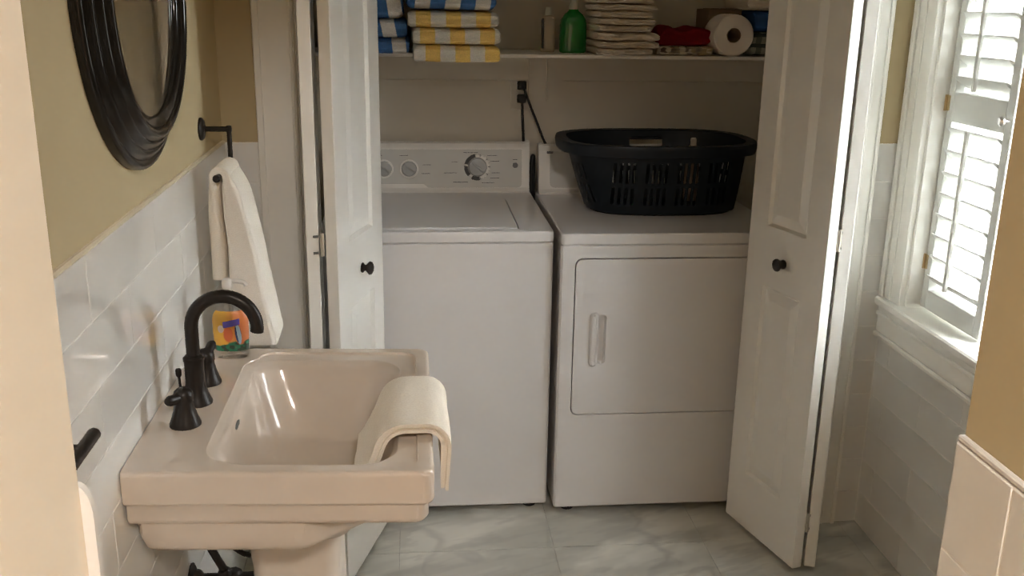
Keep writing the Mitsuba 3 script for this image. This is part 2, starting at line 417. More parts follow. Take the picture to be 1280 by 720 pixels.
lay('wall_front', 0.302, 0.790, 0.002, TOP - 0.004, plane(lambda u, v: (SX1, u, v), (0, -1, 0), (0, 0, 1), (-1, 0, 0)), uoff=0.700 - TLEN, shift=0.0, joint=0.0022)
lay('wall_front', XL + 0.004, SX0 - 0.012, 0.002, TOP, plane(lambda u, v: (u, 0.746, v), (-1, 0, 0), (0, 0, 1), (0, 1, 0)), uoff=-0.61)
GD = 0.0012                                  # how far the joints lie below the tile faces
for par, b in (('wall_left', (XLP, XL - GD, 0.757, YBP, 0.0, TOP)), ('wall_right', (XR + GD, XRP, 0.80, 1.785, 0.0, TOP)), ('wall_right', (XR + GD, XRP, 1.785, YBP, 0.0, 0.64)),
               ('wall_back', (XLP, -0.407, YB + GD, YBP, 0.0, TOP)), ('wall_back', (1.305, XRP, YB + GD, YBP, 0.0, TOP)),
               ('wall_front', (SX1 - PT + GD, SX1, 0.302, 0.7895, 0.0, TOP - 0.004)), ('wall_front', (XL, SX0 - 0.013, 0.746, 0.754 - GD, 0.0, TOP))):
    obj('grout', box(*b), 'grout', par)
# caps along the tops of the wainscots
def bullnose(L, th=0.009, h=0.006):
    return [(0, 0), (th, 0), (th, h * 0.4), (th * 0.6, h), (0, h)]
obj('tile_cap', tm(np.array([(XLP + a, y, TOP + b) for y in (0.757, YB) for a, b in bullnose(1)]),
                   [(i, (i + 1) % 5, (i + 1) % 5 + 5, i + 5) for i in range(5)]), 'caulk', 'wall_left', label='thin beige caulk line along the top of the tile')
obj('tile_cap', box(SX1 - 0.0070, SX1, 0.302, 0.7900, TOP - 0.0030, TOP + 0.0030, 0.0015), 'tile', 'wall_front')
pts = [(SX0 - 0.013, 0.0), (-0.2610, 0.0)] + [(-0.2610 - 0.012 + 0.012 * math.cos(a), TOP - 0.030 + 0.030 * math.sin(a)) for a in np.linspace(0, PI / 2, 9)] + [(SX0 - 0.013, TOP)]
obj('bullnose_tile', extrude_y(pts, 0.7465, 0.7545), 'tile', 'wall_front', label='rounded white end tile of the wainscot at the doorway')

lay('floor', XL + 0.001, XR - 0.001, 0.302, 3.498, plane(lambda u, v: (u, v, -0.008), (1, 0, 0), (0, 1, 0), (0, 0, 1)), mat='marble', du=0.4572, dv=0.4572,
    uoff=0.405 - 0.4572, shift=0.0, vtop=False, joint=0.0016, th=0.008, bev=0.0006, tilt=0.0005, name='marble_tile')

# ------------------------------------------------------------------ casings, jambs, window
def casing(x0, x1, z0, z1, inner):
    """Flat door casing facing the room with a raised outer band and an inner bead."""
    b = box(x0, x1, YBP - 0.017, YBP, z0, z1, 0.002)
    if inner > 0:
        return cat(b, box(x0, x0 + 0.018, YBP - 0.023, YBP - 0.017, z0, z1, 0.002), box(x1 - 0.012, x1 - 0.004, YBP - 0.021, YBP - 0.017, z0, z1, 0.0015))
    return cat(b, box(x1 - 0.012, x1, YBP - 0.023, YBP - 0.017, z0, z1, 0.002), box(x0 + 0.004, x0 + 0.012, YBP - 0.021, YBP - 0.017, z0, z1, 0.0015))
struct('trim_2', casing(-0.405, OX0 - 0.005, 0.0, OZ + 0.05, 1), 'trim', 'white casing at the left of the laundry closet', 'casing')
struct('trim_3', casing(OX1 + 0.005, 1.305, 0.0, OZ + 0.05, -1), 'trim', 'white casing at the right of the laundry closet', 'casing')
struct('trim_4', box(-0.405, 1.305, YBP - 0.017, YBP, OZ + 0.05, OZ + 0.14, 0.002), 'trim', 'white head casing over the laundry closet', 'casing')
struct('trim_5', cat(box(OX0 - 0.015, OX0, YBP - 0.002, YBP + 0.112, 0, OZ + 0.015), box(OX1, OX1 + 0.015, YBP - 0.002, YBP + 0.112, 0, OZ + 0.015),
                     box(OX0, OX1, YBP - 0.002, YBP + 0.112, OZ, OZ + 0.015)), 'trim', 'white jamb lining of the laundry closet', 'jamb')
# window: casing on the wall, stool, apron, frame, glass; one structure with parts
CT = 0.018
wn = 'window_1'
labels[wn] = {'label': 'white cased window behind shutters in the right wall', 'category': 'window', 'kind': 'structure'}
def wcas(y0, y1, z0, z1):
    return cat(box(XRP - CT, XRP, y0, y1, z0, z1, 0.002), box(XRP - CT - 0.008, XRP - CT, y0 if y1 < 2.2 else y1 - 0.022, (y0 + 0.022) if y1 < 2.2 else y1, z0, z1, 0.002),
               box(XRP - CT - 0.004, XRP - CT, y0 + 0.052, y0 + 0.064, z0, z1, 0.0015))
obj('casing', wcas(WY1, 2.672, 0.748, WZ1), 'trim', wn)
obj('casing', wcas(WY0 - 0.112, WY0, 0.748, WZ1), 'trim', wn)
obj('casing', box(XRP - CT, XRP, WY0 - 0.112, 2.672, WZ1, WZ1 + 0.11, 0.002), 'trim', wn)
obj('stool', box(XRP - 0.036, XRP + 0.085, WY0 - 0.115, 2.674, 0.722, 0.747, 0.005), 'trim', wn, label='bright white window stool')
obj('apron', cat(box(XRP - 0.020, XRP, WY0 - 0.112, 2.672, 0.640, 0.722, 0.002), box(XRP - 0.027, XRP - 0.020, WY0 - 0.112, 2.672, 0.690, 0.703, 0.003),
                 box(XRP - 0.030, XRP - 0.018, WY0 - 0.112, 2.672, 0.626, 0.641, 0.004)), 'trim', wn)
obj('frame', cat(box(XRP - 0.002, XRP + 0.16, WY1 - 0.012, WY1, 0.747, WZ1), box(XRP - 0.002, XRP + 0.16, WY0, WY0 + 0.012, 0.747, WZ1),
                 box(XRP - 0.002, XRP + 0.16, WY0, WY1, WZ1 - 0.012, WZ1), box(XRP + 0.085, XRP + 0.16, WY0, WY1, 0.735, 0.752)), 'trim', wn)
sx = XRP + 0.115
obj('sash', cat(*[box(sx - 0.016, sx + 0.016, y0, y1, z0, z1, 0.003) for y0, y1, z0, z1 in
                  ((WY1 - 0.05, WY1 - 0.012, 0.752, WZ1 - 0.012), (WY0 + 0.012, WY0 + 0.05, 0.752, WZ1 - 0.012), (WY0 + 0.05, WY1 - 0.05, 0.752, 0.79),
                   (WY0 + 0.05, WY1 - 0.05, 1.37, 1.41), (WY0 + 0.05, WY1 - 0.05, WZ1 - 0.05, WZ1 - 0.012))]), 'trim', wn)
for z0, z1 in ((0.79, 1.37), (1.41, WZ1 - 0.05)):
    obj('pane', tm([(sx, WY0 + 0.05, z0), (sx, WY1 - 0.05, z0), (sx, WY1 - 0.05, z1), (sx, WY0 + 0.05, z1)], [(0, 1, 2, 3)]), 'mat_glass', wn)

# door at the far end of the hall, behind the camera
dk = 'door_1'
labels[dk] = {'label': 'plain white door at the end of the hall', 'category': 'door', 'kind': 'structure'}
obj('door_frame', cat(box(-0.25, -0.13, -3.07, -3.03, 0, 2.05), box(0.53, 0.65, -3.07, -3.03, 0, 2.05), box(-0.13, 0.53, -3.07, -3.03, 0, 0.30), box(-0.13, 0.53, -3.07, -3.03, 1.93, 2.05)), 'trim', dk)
obj('door_panel', box(-0.13, 0.53, -3.058, -3.042, 0.30, 1.93), 'trim', dk)

# ------------------------------------------------------------------ shutters: two panels hinged in the window
def shutter(name, y_hinge, y_free, label, xo=0.036):
    t = thing(name, label, 'shutter', )
    s = 1 if y_free > y_hinge else -1
    ya, yb = min(y_hinge, y_free), max(y_hinge, y_free)
    x0, x1 = XRP + xo, XRP + xo + 0.026
    st = 0.030
    z0, z1 = 0.755, WZ1 - 0.018
    obj('stile', box(x0, x1, ya, ya + st, z0, z1, 0.002), 'shutter', t)
    obj('stile', box(x0, x1, yb - st, yb, z0, z1, 0.002), 'shutter', t)
    rails = ((z0, z0 + 0.055), (1.275, 1.352), (z1 - 0.06, z1))
    for a, b in rails:
        obj('rail', box(x0, x1, ya + st, yb - st, a, b, 0.002), 'shutter', t)
    xm = (x0 + x1) / 2
    prof = [(math.cos(a) * 0.031, math.sin(a) * 0.0048) for a in np.linspace(0, 2 * PI, 12, endpoint=False)]
    ca, sa = math.cos(math.radians(TILT)), math.sin(math.radians(TILT))
    L = yb - ya - 2 * st - 0.003
    sec = [(ca * a - sa * b, sa * a + ca * b) for a, b in prof]
    v = [(a, -L / 2, b) for a, b in sec] + [(a, L / 2, b) for a, b in sec]
    n = len(sec)
    f = [(i, (i + 1) % n, (i + 1) % n + n) for i in range(n)] + [(i, (i + 1) % n + n, i + n) for i in range(n)]
    f += [(0, i + 1, i) for i in range(1, n - 1)] + [(n, n + i, n + i + 1) for i in range(1, n - 1)]
    mesh = tm(v, f); mesh.fix_normals()
    P = mikit.ply(mesh, M['shutter'], smooth=40)
    for a, b in ((rails[0][1], rails[1][0]), (rails[1][1], rails[2][0])):
        k = int((b - a) / 0.0525)
        for i in range(k):
            obj('louver', P, None, t, to_world=T().translate([xm, (ya + yb) / 2, a + (b - a) * (i + 0.5) / k]))
    yr = (ya + yb) / 2
    for a, b in ((rails[0][1] + 0.03, rails[1][0] - 0.012), (rails[1][1] + 0.012, rails[2][0] - 0.03)):
        obj('tilt_rod', box(x0 - 0.026, x0 - 0.016, yr - 0.006, yr + 0.006, a, b, 0.002), 'shutter', t)
    for z in (0.885, 1.322, 1.80):
        yh = y_hinge - s * 0.001
        obj('hinge', cat(place(lathe([(0.0040, 0), (0.0040, 0.042)], 10), (x0 - 0.003, y_hinge + (0.004 if s < 0 else -0.004), z - 0.021)),
                         box(x0 - 0.002, x0 + 0.0005, min(y_hinge, y_hinge + s * 0.012), max(y_hinge, y_hinge + s * 0.012), z - 0.020, z + 0.020)), 'brass', t, smooth=30, label='small brass hinge')
    yk = y_free - s * 0.012
    obj('knob', place(lathe([(0.004, 0), (0.004, 0.010), (0.011, 0.016), (0.012, 0.022), (0.008, 0.028), (0.001, 0.029)], 16), (x0, yk, 1.308), (-1, 0, 0)), 'chrome', t, smooth=30, label='round knob')
TILT = -34.0
shutter('window_shutter', WY1 - 0.016, 2.243, 'white louvered shutter panel in the window, hinged beside the closet corner')
shutter('window_shutter', WY0 + 0.004, WY0 - 0.305, 'white louvered shutter panel folded back against the window wall beside the doorway', -0.062)

# ------------------------------------------------------------------ bifold closet doors
def slab_leaf(parent, name, P0, P1, face, panels, z0, z1, th):
    """A door leaf from P0 to P1 in plan; 'face' is the side (unit normal) whose surface passes through P0-P1; it is th thick behind it."""
    P0, P1, N = V(P0), V(P1), V(face)
    U = (P1 - P0); w = np.linalg.norm(U); U /= w
    def world(m):
        v = np.array(m.vertices)
        xy = P0 + np.outer(v[:, 0], U) + np.outer(v[:, 1], N)
        m = tm(np.column_stack([xy, v[:, 2]]), m.faces)
        if np.linalg.det(np.array([[U[0], N[0]], [U[1], N[1]]])) < 0:
            m.invert()
        return m
    body = man(box(0, w, -th, 0, z0, z1, 0.0015))
    raised = []
    for u0, u1, a, b in panels:
        for yy, s in ((0.0, 1), (-th, -1)):
            out = [(u0, a), (u1, a), (u1, b), (u0, b)]
            g = 0.007
            cut = trimesh.convex.convex_hull(np.array([(x + dx * e, yy - s * d, z + dz * e) for (x, z), (dx, dz) in zip(out, ((1, 1), (-1, 1), (-1, -1), (1, -1))) for d, e in ((-0.002, -0.002), (0.0085, g))]))
            body = body - man(cut)
            i0, i1 = 0.011, 0.038
            raised.append(trimesh.convex.convex_hull(np.array([(x + dx * e, yy - s * d, z + dz * e) for (x, z), (dx, dz) in zip(out, ((1, 1), (-1, 1), (-1, -1), (1, -1))) for d, e in ((0.0110, i0), (0.0080, i0), (0.0005, i1))])))
    k = obj(name, world(unman(body)), 'trim', parent)
    for r in raised:
        obj('raised_panel', world(r), 'trim', k)
    return world, w, k

KNOB = [(0.0135, 0), (0.0135, 0.003), (0.0085, 0.006), (0.0080, 0.011), (0.0125, 0.015), (0.0180, 0.021), (0.0170, 0.026), (0.010, 0.030), (0.0005, 0.031)]
def bifold(name, lead_near, lead_far, lead_normal, pivot_near, pivot_far, pivot_normal, side, label):
    """side +1: the pair at the left of the opening, -1: at the right."""
    t = thing(name, label, 'closet door')
    pan = lambda w: [(0.088, w - 0.085, 0.19, 0.79), (0.088, w - 0.085, 0.965, 1.86)]
    z0, z1, th = 0.012, 2.035, 0.031
    w1 = np.linalg.norm(V(lead_far) - V(lead_near)); w2 = np.linalg.norm(V(pivot_far) - V(pivot_near))
    slab_leaf(t, 'leaf', lead_near, lead_far, lead_normal, pan(w1), z0, z1, th)
    slab_leaf(t, 'leaf', pivot_near, pivot_far, pivot_normal, pan(w2), z0, z1, th)
    n = V([*lead_normal, 0])
    c = (V(lead_near) + V(lead_far)) / 2
    obj('knob', place(lathe(KNOB, 28), (c[0], c[1], 0.872), n), 'bronze', t, smooth=40, label='dark bronze round knob')
    # hinges in the gap between the two leaf edges
    e = V(lead_near) - V(lead_normal) * th          # inner corner of the lead leaf's end edge
    q = V(pivot_near)                               # matching corner of the pivot leaf
    mid = (e + q) / 2 + np.array([0, -0.001])
    for z in (0.155, 0.978, 1.80):
        d = (q - e); d /= np.linalg.norm(d)
        h = [place(lathe([(0.0055, 0), (0.0055, 0.058)], 12), (mid[0], mid[1], z - 0.029))]
        obj('hinge', cat(*h), 'nickel', t, smooth=30, label='small metal hinge between the leaves')
        for dz in (-0.021, 0.021):
            p0 = q + d * 0.001 + np.array([0, -0.0015])
            p1 = p0 + d * 0.013
            m = box(-0.0065, 0.0065, -0.0012, 0.0012, -0.003, 0.003)
            ang = math.atan2(d[1], d[0])
            m.apply_transform(trimesh.transformations.rotation_matrix(ang, (0, 0, 1)))
            m.apply_translation((*(0.5 * (p0 + p1)), z + dz))
            obj('hinge_tab', m, 'gasket', t)
    return t

def skew(m, k=0.062, x0=-0.36):
    v = np.array(m.vertices)
    v[:, 1] -= k * (v[:, 0] - x0)
    return tm(v, m.faces)

def unit(a):
    a = V(a); return a / np.linalg.norm(a)
# left pair: the knob leaf faces right, the pivot leaf runs back to the left jamb
ln, lf = (-0.188, 2.412), (-0.088, 2.758)
d = unit(V(lf) - V(ln)); nl = (d[1], -d[0])
bifold('bifold_door', ln, lf, nl, (-0.2335, 2.416), (-0.258, 2.772), tuple(unit(np.array([0.997, 0.07]))), 1,
       'white bifold closet door folded open beside the washer')
rn, rf = (1.069, 2.404), (0.977, 2.738)
d = unit(V(rf) - V(rn)); nr = (-d[1], d[0])
pn_, pf_ = (1.1085, 2.416), (1.205, 2.756)
d = unit(V(pf_) - V(pn_)); npv = (-d[1], d[0])
bifold('bifold_door', rn, rf, nr, pn_, pf_, npv, -1, 'white bifold closet door folded open beside the dryer and window')

# ------------------------------------------------------------------ washer and dryer
def rrect(x0, x1, z0, z1, r, n=8):
    p = rr(x0, x1, z0, z1, 0, r, n)
    return [(a, b) for a, b, _ in p]

def appliance_shell(t, x0, x1, y0, y1, z_top):
    obj('body', box(x0, x1, y0 + 0.003, y1, 0.022, z_top - 0.034, 0.006), 'enamel', t)
    top = man(loft([rr(x0 - 0.001, x1 + 0.001, y0 - 0.003, y1, z, r, 5) for z, r in ((z_top - 0.032, 0.012), (z_top - 0.007, 0.012))] +
                   [rr(x0 + e, x1 - e, y0 + e - 0.002, y1 - e, z_top - h, 0.014, 5) for e, h in ((0.001, 0.003), (0.005, 0.0))]))
    return top

def console(t, x0, x1, yb, z0, zt, tilt=0.035):
    prof = [(yb - 0.062, z0), (yb, z0), (yb, zt - 0.010), (yb - 0.006, zt - 0.002), (yb - 0.020, zt), (yb - 0.030, zt - 0.006), (yb - 0.036, zt - 0.020), (yb - 0.058, z0 + 0.020), (yb - 0.066, z0 + 0.010)]
    obj('console', extrude_x(prof, x0 + 0.012, x1 - 0.012), 'plastic_white', t)
    for a, b in ((x0, x0 + 0.012), (x1 - 0.012, x1)):
        obj('console_end', extrude_x([(y - 0.003 if y < yb - 0.01 else y, z + (0.004 if z > zt - 0.03 else 0)) for y, z in prof], a, b), 'plastic_white', t)
    # frame on the sloping face
    a, b = V((0, yb - 0.058, z0 + 0.020)), V((0, yb - 0.036, zt - 0.020))
    up = (b - a) / np.linalg.norm(b - a)
    n = np.cross((1, 0, 0), up)
    if n[1] > 0:
        n = -n
    def on(x, s, h=0.0):
        return V((x, 0, 0)) + a + up * s + n * h
    return on, up, n, np.linalg.norm(b - a)

def on_face(on, up, n, mesh):
    """Maps a mesh in (x, s, height) to the console face."""
    v = np.array(mesh.vertices)
    w = np.array([on(x, s, h) for x, s, h in v])
    m = tm(w, mesh.faces); m.fix_normals()
    return m

# washer
WX0, WX1, WYF, WYK, WZT = -0.275, 0.411, 2.810, 3.462, 0.917
w = thing('washing_machine', 'white top-loading washing machine with dial console behind the sink', 'washing machine')
top = appliance_shell(w, WX0, WX1, WYF, WYK, WZT)
lx0, lx1, ly0, ly1 = WX0 + 0.10, 0.308, 2.838, 3.27
top = top - man(extrude_z(rrect(lx0 - 0.004, lx1 + 0.004, ly0 - 0.004, ly1 + 0.004, 0.012), WZT - 0.010, WZT + 0.02))
obj('top', unman(top), 'enamel', w, smooth=35)
obj('lid', loft([rr(lx0, lx1, ly0, ly1, WZT - 0.010, 0.010), rr(lx0, lx1, ly0, ly1, WZT + 0.002, 0.010), rr(lx0 + 0.003, lx1 - 0.003, ly0 + 0.003, ly1 - 0.003, WZT + 0.005, 0.010)]), 'enamel', w, smooth=35)
obj('lid_gap', box(lx0 - 0.0035, lx1 + 0.0035, ly0 - 0.0035, ly1 + 0.0035, WZT - 0.0099, WZT - 0.0090), 'gasket', w)
for fx in (WX0 + 0.05, WX1 - 0.05):
    for fy in (WYF + 0.05, WYK - 0.05):
        obj('foot', place(lathe([(0.02, 0), (0.02, 0.01), (0.012, 0.012), (0.012, 0.03)], 14), (fx, fy, 0.0)), 'rubber', w, label='black levelling foot')
on, up, n, L = console(w, WX0 + 0.006, WX1 - 0.006, 3.462, WZT - 0.004, 1.090)
x0, x1 = WX0 + 0.03, WX1 - 0.032
lower = [(x0, 0.014)] + [(x, 0.014) for x in (0.0, 0.02)] + [(0.035 + 0.02 * k, 0.014 - 0.013 * (k * k * (3 - 2 * k))) for k in np.linspace(0, 1, 6)] + \
        [(x1 - 0.014, 0.001)] + [(x1 - 0.014 + 0.014 * math.sin(a), 0.015 - 0.014 * math.cos(a)) for a in np.linspace(0, PI / 2, 5)] + [(x1, L - 0.006), (x0, L - 0.006)]
import shapely
plate = trimesh.creation.extrude_polygon(shapely.Polygon(lower).buffer(0), 0.0018, engine='earcut')
obj('control_plate', on_face(on, up, n, plate), 'console_gray', w, label='grey control plate')
def dial(x, s, r, big):
    ring = loft([ell(x, s, h, q, q, 32) for h, q in ((0.0012, r * 1.24), (0.0028, r * 1.24), (0.0032, r * 1.16), (0.0032, r * 1.0), (0.0012, r * 1.0))], caps=False)
    k = obj('dial', on_face(on, up, n, loft([ell(x, s, h, q, q, 32) for h, q in ((0.001, r), (0.016, r * 0.97), (0.020, r * 0.9), (0.0205, r * 0.4))])), 'knob_gray', w, smooth=35, label='grey round dial')
    obj('dial_ring', on_face(on, up, n, ring), 'plastic_white', k)
    a = 0.7
    g = box(-r * 0.86, r * 0.86, -r * 0.13, r * 0.13, 0.0205, 0.027, 0.002)
    g.apply_transform(trimesh.transformations.rotation_matrix(-a, (0, 0, 1))); g.apply_translation((x, s, 0))
    obj('grip', on_face(on, up, n, g), 'knob_gray', k)
    if big:
        for a0, a1 in ((1.75, 2.9), (3.05, 3.9), (4.2, 4.9)):
            arc = [(x + q * math.cos(a), s + q * math.sin(a)) for q, rg in ((r * 1.40, 1), (r * 1.02, -1)) for a in np.linspace(a0, a1, 10)[::rg]]
            obj('dial_mark', on_face(on, up, n, trimesh.creation.extrude_polygon(shapely.Polygon(arc), 0.0042, engine='earcut')), 'dark', k, label='dark arc of the cycle scale')
        for i in range(14):
            a = -1.3 + i * 0.22
            tk = box(r * 1.12, r * 1.36, -0.0014, 0.0014, 0.003, 0.0038)
            tk.apply_transform(trimesh.transformations.rotation_matrix(a, (0, 0, 1))); tk.apply_translation((x, s, 0))
            obj('dial_mark', on_face(on, up, n, tk), 'plastic_white' if i % 3 else 'mark', k)
dial(-0.098, 0.066, 0.026, False)
dial(-0.012, 0.066, 0.026, False)
dial(0.224, 0.072, 0.033, True)
obj('button', on_face(on, up, n, loft([ell(0.356, 0.078, h, q, q, 20) for h, q in ((0.001, 0.0095), (0.006, 0.0092), (0.007, 0.007))])), 'mark', w, smooth=35, label='dark round button')
marks = []
for x, s, l in ((-0.13, 0.112, 0.05), (-0.03, 0.112, 0.03), (0.05, 0.080, 0.03), (0.045, 0.050, 0.028), (0.145, 0.090, 0.024), (0.130, 0.052, 0.045), (0.165, 0.020, 0.05),
                (0.20, 0.122, 0.05), (0.275, 0.112, 0.035), (0.285, 0.092, 0.030), (0.288, 0.052, 0.028), (0.285, 0.034, 0.032), (0.26, 0.018, 0.045), (0.356, 0.098, 0.016)):
    marks.append(on_face(on, up, n, box(x - l / 2, x + l / 2, s - 0.0012, s + 0.0012, 0.0017, 0.0021)))
obj('printed_marks', cat(*marks), 'mark', w, label='small dark lines of lettering too fine to read')
labels[w + '__printed_marks']['kind'] = 'stuff'

# dryer
DX0, DX1, DYF, DYK, DZT = 0.4300, 1.1085, 2.780, 3.440, 0.915
dkey = thing('clothes_dryer', 'white clothes dryer with the dark laundry basket on top', 'dryer')
top = appliance_shell(dkey, DX0, DX1, DYF, DYK, DZT)
del scene[dkey + '__body']
DOOR = (0.476, 1.055, 0.343, 0.836)
body = man(box(DX0, DX1, DYF + 0.003, DYK, 0.022, DZT - 0.034, 0.006)) - man(extrude_y(rrect(DOOR[0] - 0.003, DOOR[1] + 0.003, DOOR[2] - 0.003, DOOR[3] + 0.003, 0.022), DYF - 0.01, DYF + 0.035))
obj('body', unman(body), 'enamel', dkey)
obj('top', unman(top), 'enamel', dkey, smooth=35)
door = man(extrude_y(rrect(*DOOR, 0.020), DYF + 0.001, DYF + 0.033))
door = door - man(loft([V([(x, DYF + y, z) for x, z in rrect(0.551 - e, 0.574 + e, 0.507 - e, 0.664 + e, 0.011 + e, 6)])[::-1] for y, e in ((0.018, -0.004), (0.006, -0.001), (-0.004, 0.001))][::-1]))
dd = obj('door', unman(door), 'enamel', dkey)
obj('gasket', extrude_y(rrect(DOOR[0] - 0.0028, DOOR[1] + 0.0028, DOOR[2] - 0.0028, DOOR[3] + 0.0028, 0.021), DYF + 0.0332, DYF + 0.0348), 'gasket', dd)
obj('handle', loft([V([(x, DYF - y, z) for x, z in rrect(0.523 + e, 0.549 - e, 0.500 + e, 0.672 - e, 0.012 - e * 0.5, 6)]) for y, e in ((-0.002, 0.0), (0.004, 0.001), (0.008, 0.005), (0.009, 0.009))]), 'enamel', dd, smooth=40)
for fx in (DX0 + 0.05, DX1 - 0.05):
    for fy in (DYF + 0.05, DYK - 0.05):
        obj('foot', place(lathe([(0.02, 0), (0.02, 0.01), (0.012, 0.012), (0.012, 0.03)], 14), (fx, fy, 0.0)), 'rubber', dkey, label='black levelling foot')
on, up, n, L = console(dkey, DX0 + 0.006, DX1 - 0.006, DYK, DZT - 0.004, 1.085)
plate = trimesh.creation.extrude_polygon(shapely.Polygon(rrect(DX0 + 0.045, DX1 - 0.04, 0.006, L - 0.004, 0.018)), 0.0018, engine='earcut')
obj('control_plate', on_face(on, up, n, plate), 'console_gray', dkey, label='grey control plate')
obj('button', on_face(on, up, n, box(DX0 + 0.034, DX0 + 0.056, L - 0.012, L - 0.004, 0.001, 0.005, 0.001)), 'mark', dkey)

# hose looping between the machines, cords, outlet
hz = spline([(0.420, 3.452, 0.62), (0.4185, 3.46, 0.90), (0.4185, 3.462, 0.985), (0.423, 3.466, 1.035), (0.427, 3.474, 1.00), (0.428, 3.478, 0.80), (0.428, 3.48, 0.5)], 48)
single('drain_hose', tube(hz, 0.0072, 12), 'rubber', 'black hose standing in the gap between washer and dryer', 'hose', smooth=40)
ot = thing('wall_outlet', 'white double outlet on the closet wall above the washer', 'outlet')
obj('cover_plate', box(0.343, 0.419, CYB - 0.006, CYB, 1.195, 1.312, 0.003), 'closet', ot)
for z in (1.232, 1.278):
    obj('socket', box(0.364, 0.398, CYB - 0.008, CYB - 0.006, z - 0.014, z + 0.014, 0.001), 'plastic_white', ot)
def cord(name, plug, path, label):
    t = thing(name, label, 'power cord')
    obj('plug', loft([rr(plug[0] - a, plug[0] + a, plug[2] - b, plug[2] + b, h, 0.006, 4) for h, a, b in ((0, 0.015, 0.014), (0.016, 0.016, 0.015), (0.028, 0.009, 0.012))]).apply_transform(
        np.array([[1, 0, 0, 0], [0, 0, -1, plug[1]], [0, 1, 0, 0], [0, 0, 0, 1.0]])), 'rubber', t, smooth=40)
    obj('cable', tube(spline(path, 40), 0.0046, 10), 'rubber', t, smooth=40)
cord('power_cord', (0.381, CYB - 0.008, 1.234), [(0.381, 3.468, 1.234), (0.383, 3.466, 1.205), (0.386, 3.470, 1.15), (0.391, 3.480, 1.08), (0.393, 3.482, 0.98), (0.393, 3.484, 0.70)],
     'black cord plugged into the lower socket and dropping straight behind the washer')
cord('power_cord', (0.381, CYB - 0.008, 1.279), [(0.381, 3.468, 1.279), (0.390, 3.463, 1.262), (0.415, 3.465, 1.200), (0.455, 3.470, 1.105), (0.480, 3.474, 1.03), (0.49, 3.476, 0.80)],
     'black cord plugged into the upper socket and slanting down behind the dryer')
# ------------------------------------------------------------------ shelf
SZ, SY = 1.400, 3.205
sh = thing('closet_shelf', 'white wooden closet shelf above the washer and dryer', 'shelf')
obj('board', box(CX0, CX1, SY, CYB, SZ - 0.012, SZ, 0.002), 'trim', sh)
obj('cleat', box(CX0, CX1, CYB - 0.018, CYB, SZ - 0.105, SZ - 0.012, 0.002), 'closet', sh, label='painted cleat under the shelf')
ctr = extrude_y(rrect(0.405, 0.522, 1.195, SZ - 0.012, 0.025), CYB - 0.024, CYB - 0.002)
obj('bracket', ctr, 'closet', sh, label='rounded painted plate under the shelf')
obj('bracket_rib', box(0.464, 0.470, CYB - 0.032, CYB - 0.024, 1.225, SZ - 0.012, 0.002), 'closet', sh)

def folded(x0, x1, y0, y1, z0, z1, seed, sag=0.0, layers=2, amp=0.004, nx=44, ns=44, tip=0.0):
    """A folded towel: rounded front fold, plies that show at the ends, a soft uneven surface. Front is y0."""
    h = (z1 - z0) / 2
    rings = []
    for i in range(nx + 1):
        u = i / nx
        x = x0 + (x1 - x0) * u
        e = min(1.0, (min(u, 1 - u) * (x1 - x0)) / 0.02)
        e = math.sqrt(max(0.0, 1 - (1 - e) ** 2)) * 0.35 + 0.65
        ring = []
        for k in range(ns):
            t = 2 * PI * k / ns
            c, s = math.cos(t), math.sin(t)
            yy = (y0 + y1) / 2 - (y1 - y0) / 2 * np.sign(c) * abs(c) ** 0.28
            zz = (z0 + z1) / 2 + h * e * np.sign(s) * abs(s) ** (0.42 if c > 0 else 0.25)
            if layers > 1 and c > 0.45:       # crease between the plies of the fold
                yy += 0.010 * math.exp(-((zz - (z0 + z1) / 2) / (h * 0.16)) ** 2) * 1.0
            ring.append((x, yy, zz))
        rings.append(ring)
    m = loft(rings)
    v = np.array(m.vertices)
    q = v * 16 + seed * 7.3
    v[:, 1] += (mnoise(q, seed) - 0.5) * amp * 2.6
    v[:, 2] += (mnoise(q * 0.7 + 31, seed + 1) - 0.5) * amp * np.where(v[:, 2] > z0 + 0.004, 1.0, 0.35)
    v[:, 0] += (mnoise(q * 0.9 + 77, seed + 2) - 0.5) * amp * 2.0 * (np.abs(v[:, 0] - (x0 + x1) / 2) > (x1 - x0) * 0.45)
    if sag:                                # the underside droops over the front edge of the shelf
        front = np.clip((SY - 0.062 - v[:, 1]) / max(SY - 0.062 - y0, 1e-6), 0, 1)
        v[:, 2] -= sag * front ** 0.8 * np.clip((z1 - v[:, 2]) / (z1 - z0), 0, 1)
    v[:, 2] += tip * (v[:, 0] - (x0 + x1) / 2)
    m = tm(v, m.faces)
    m.fix_normals()
    return m

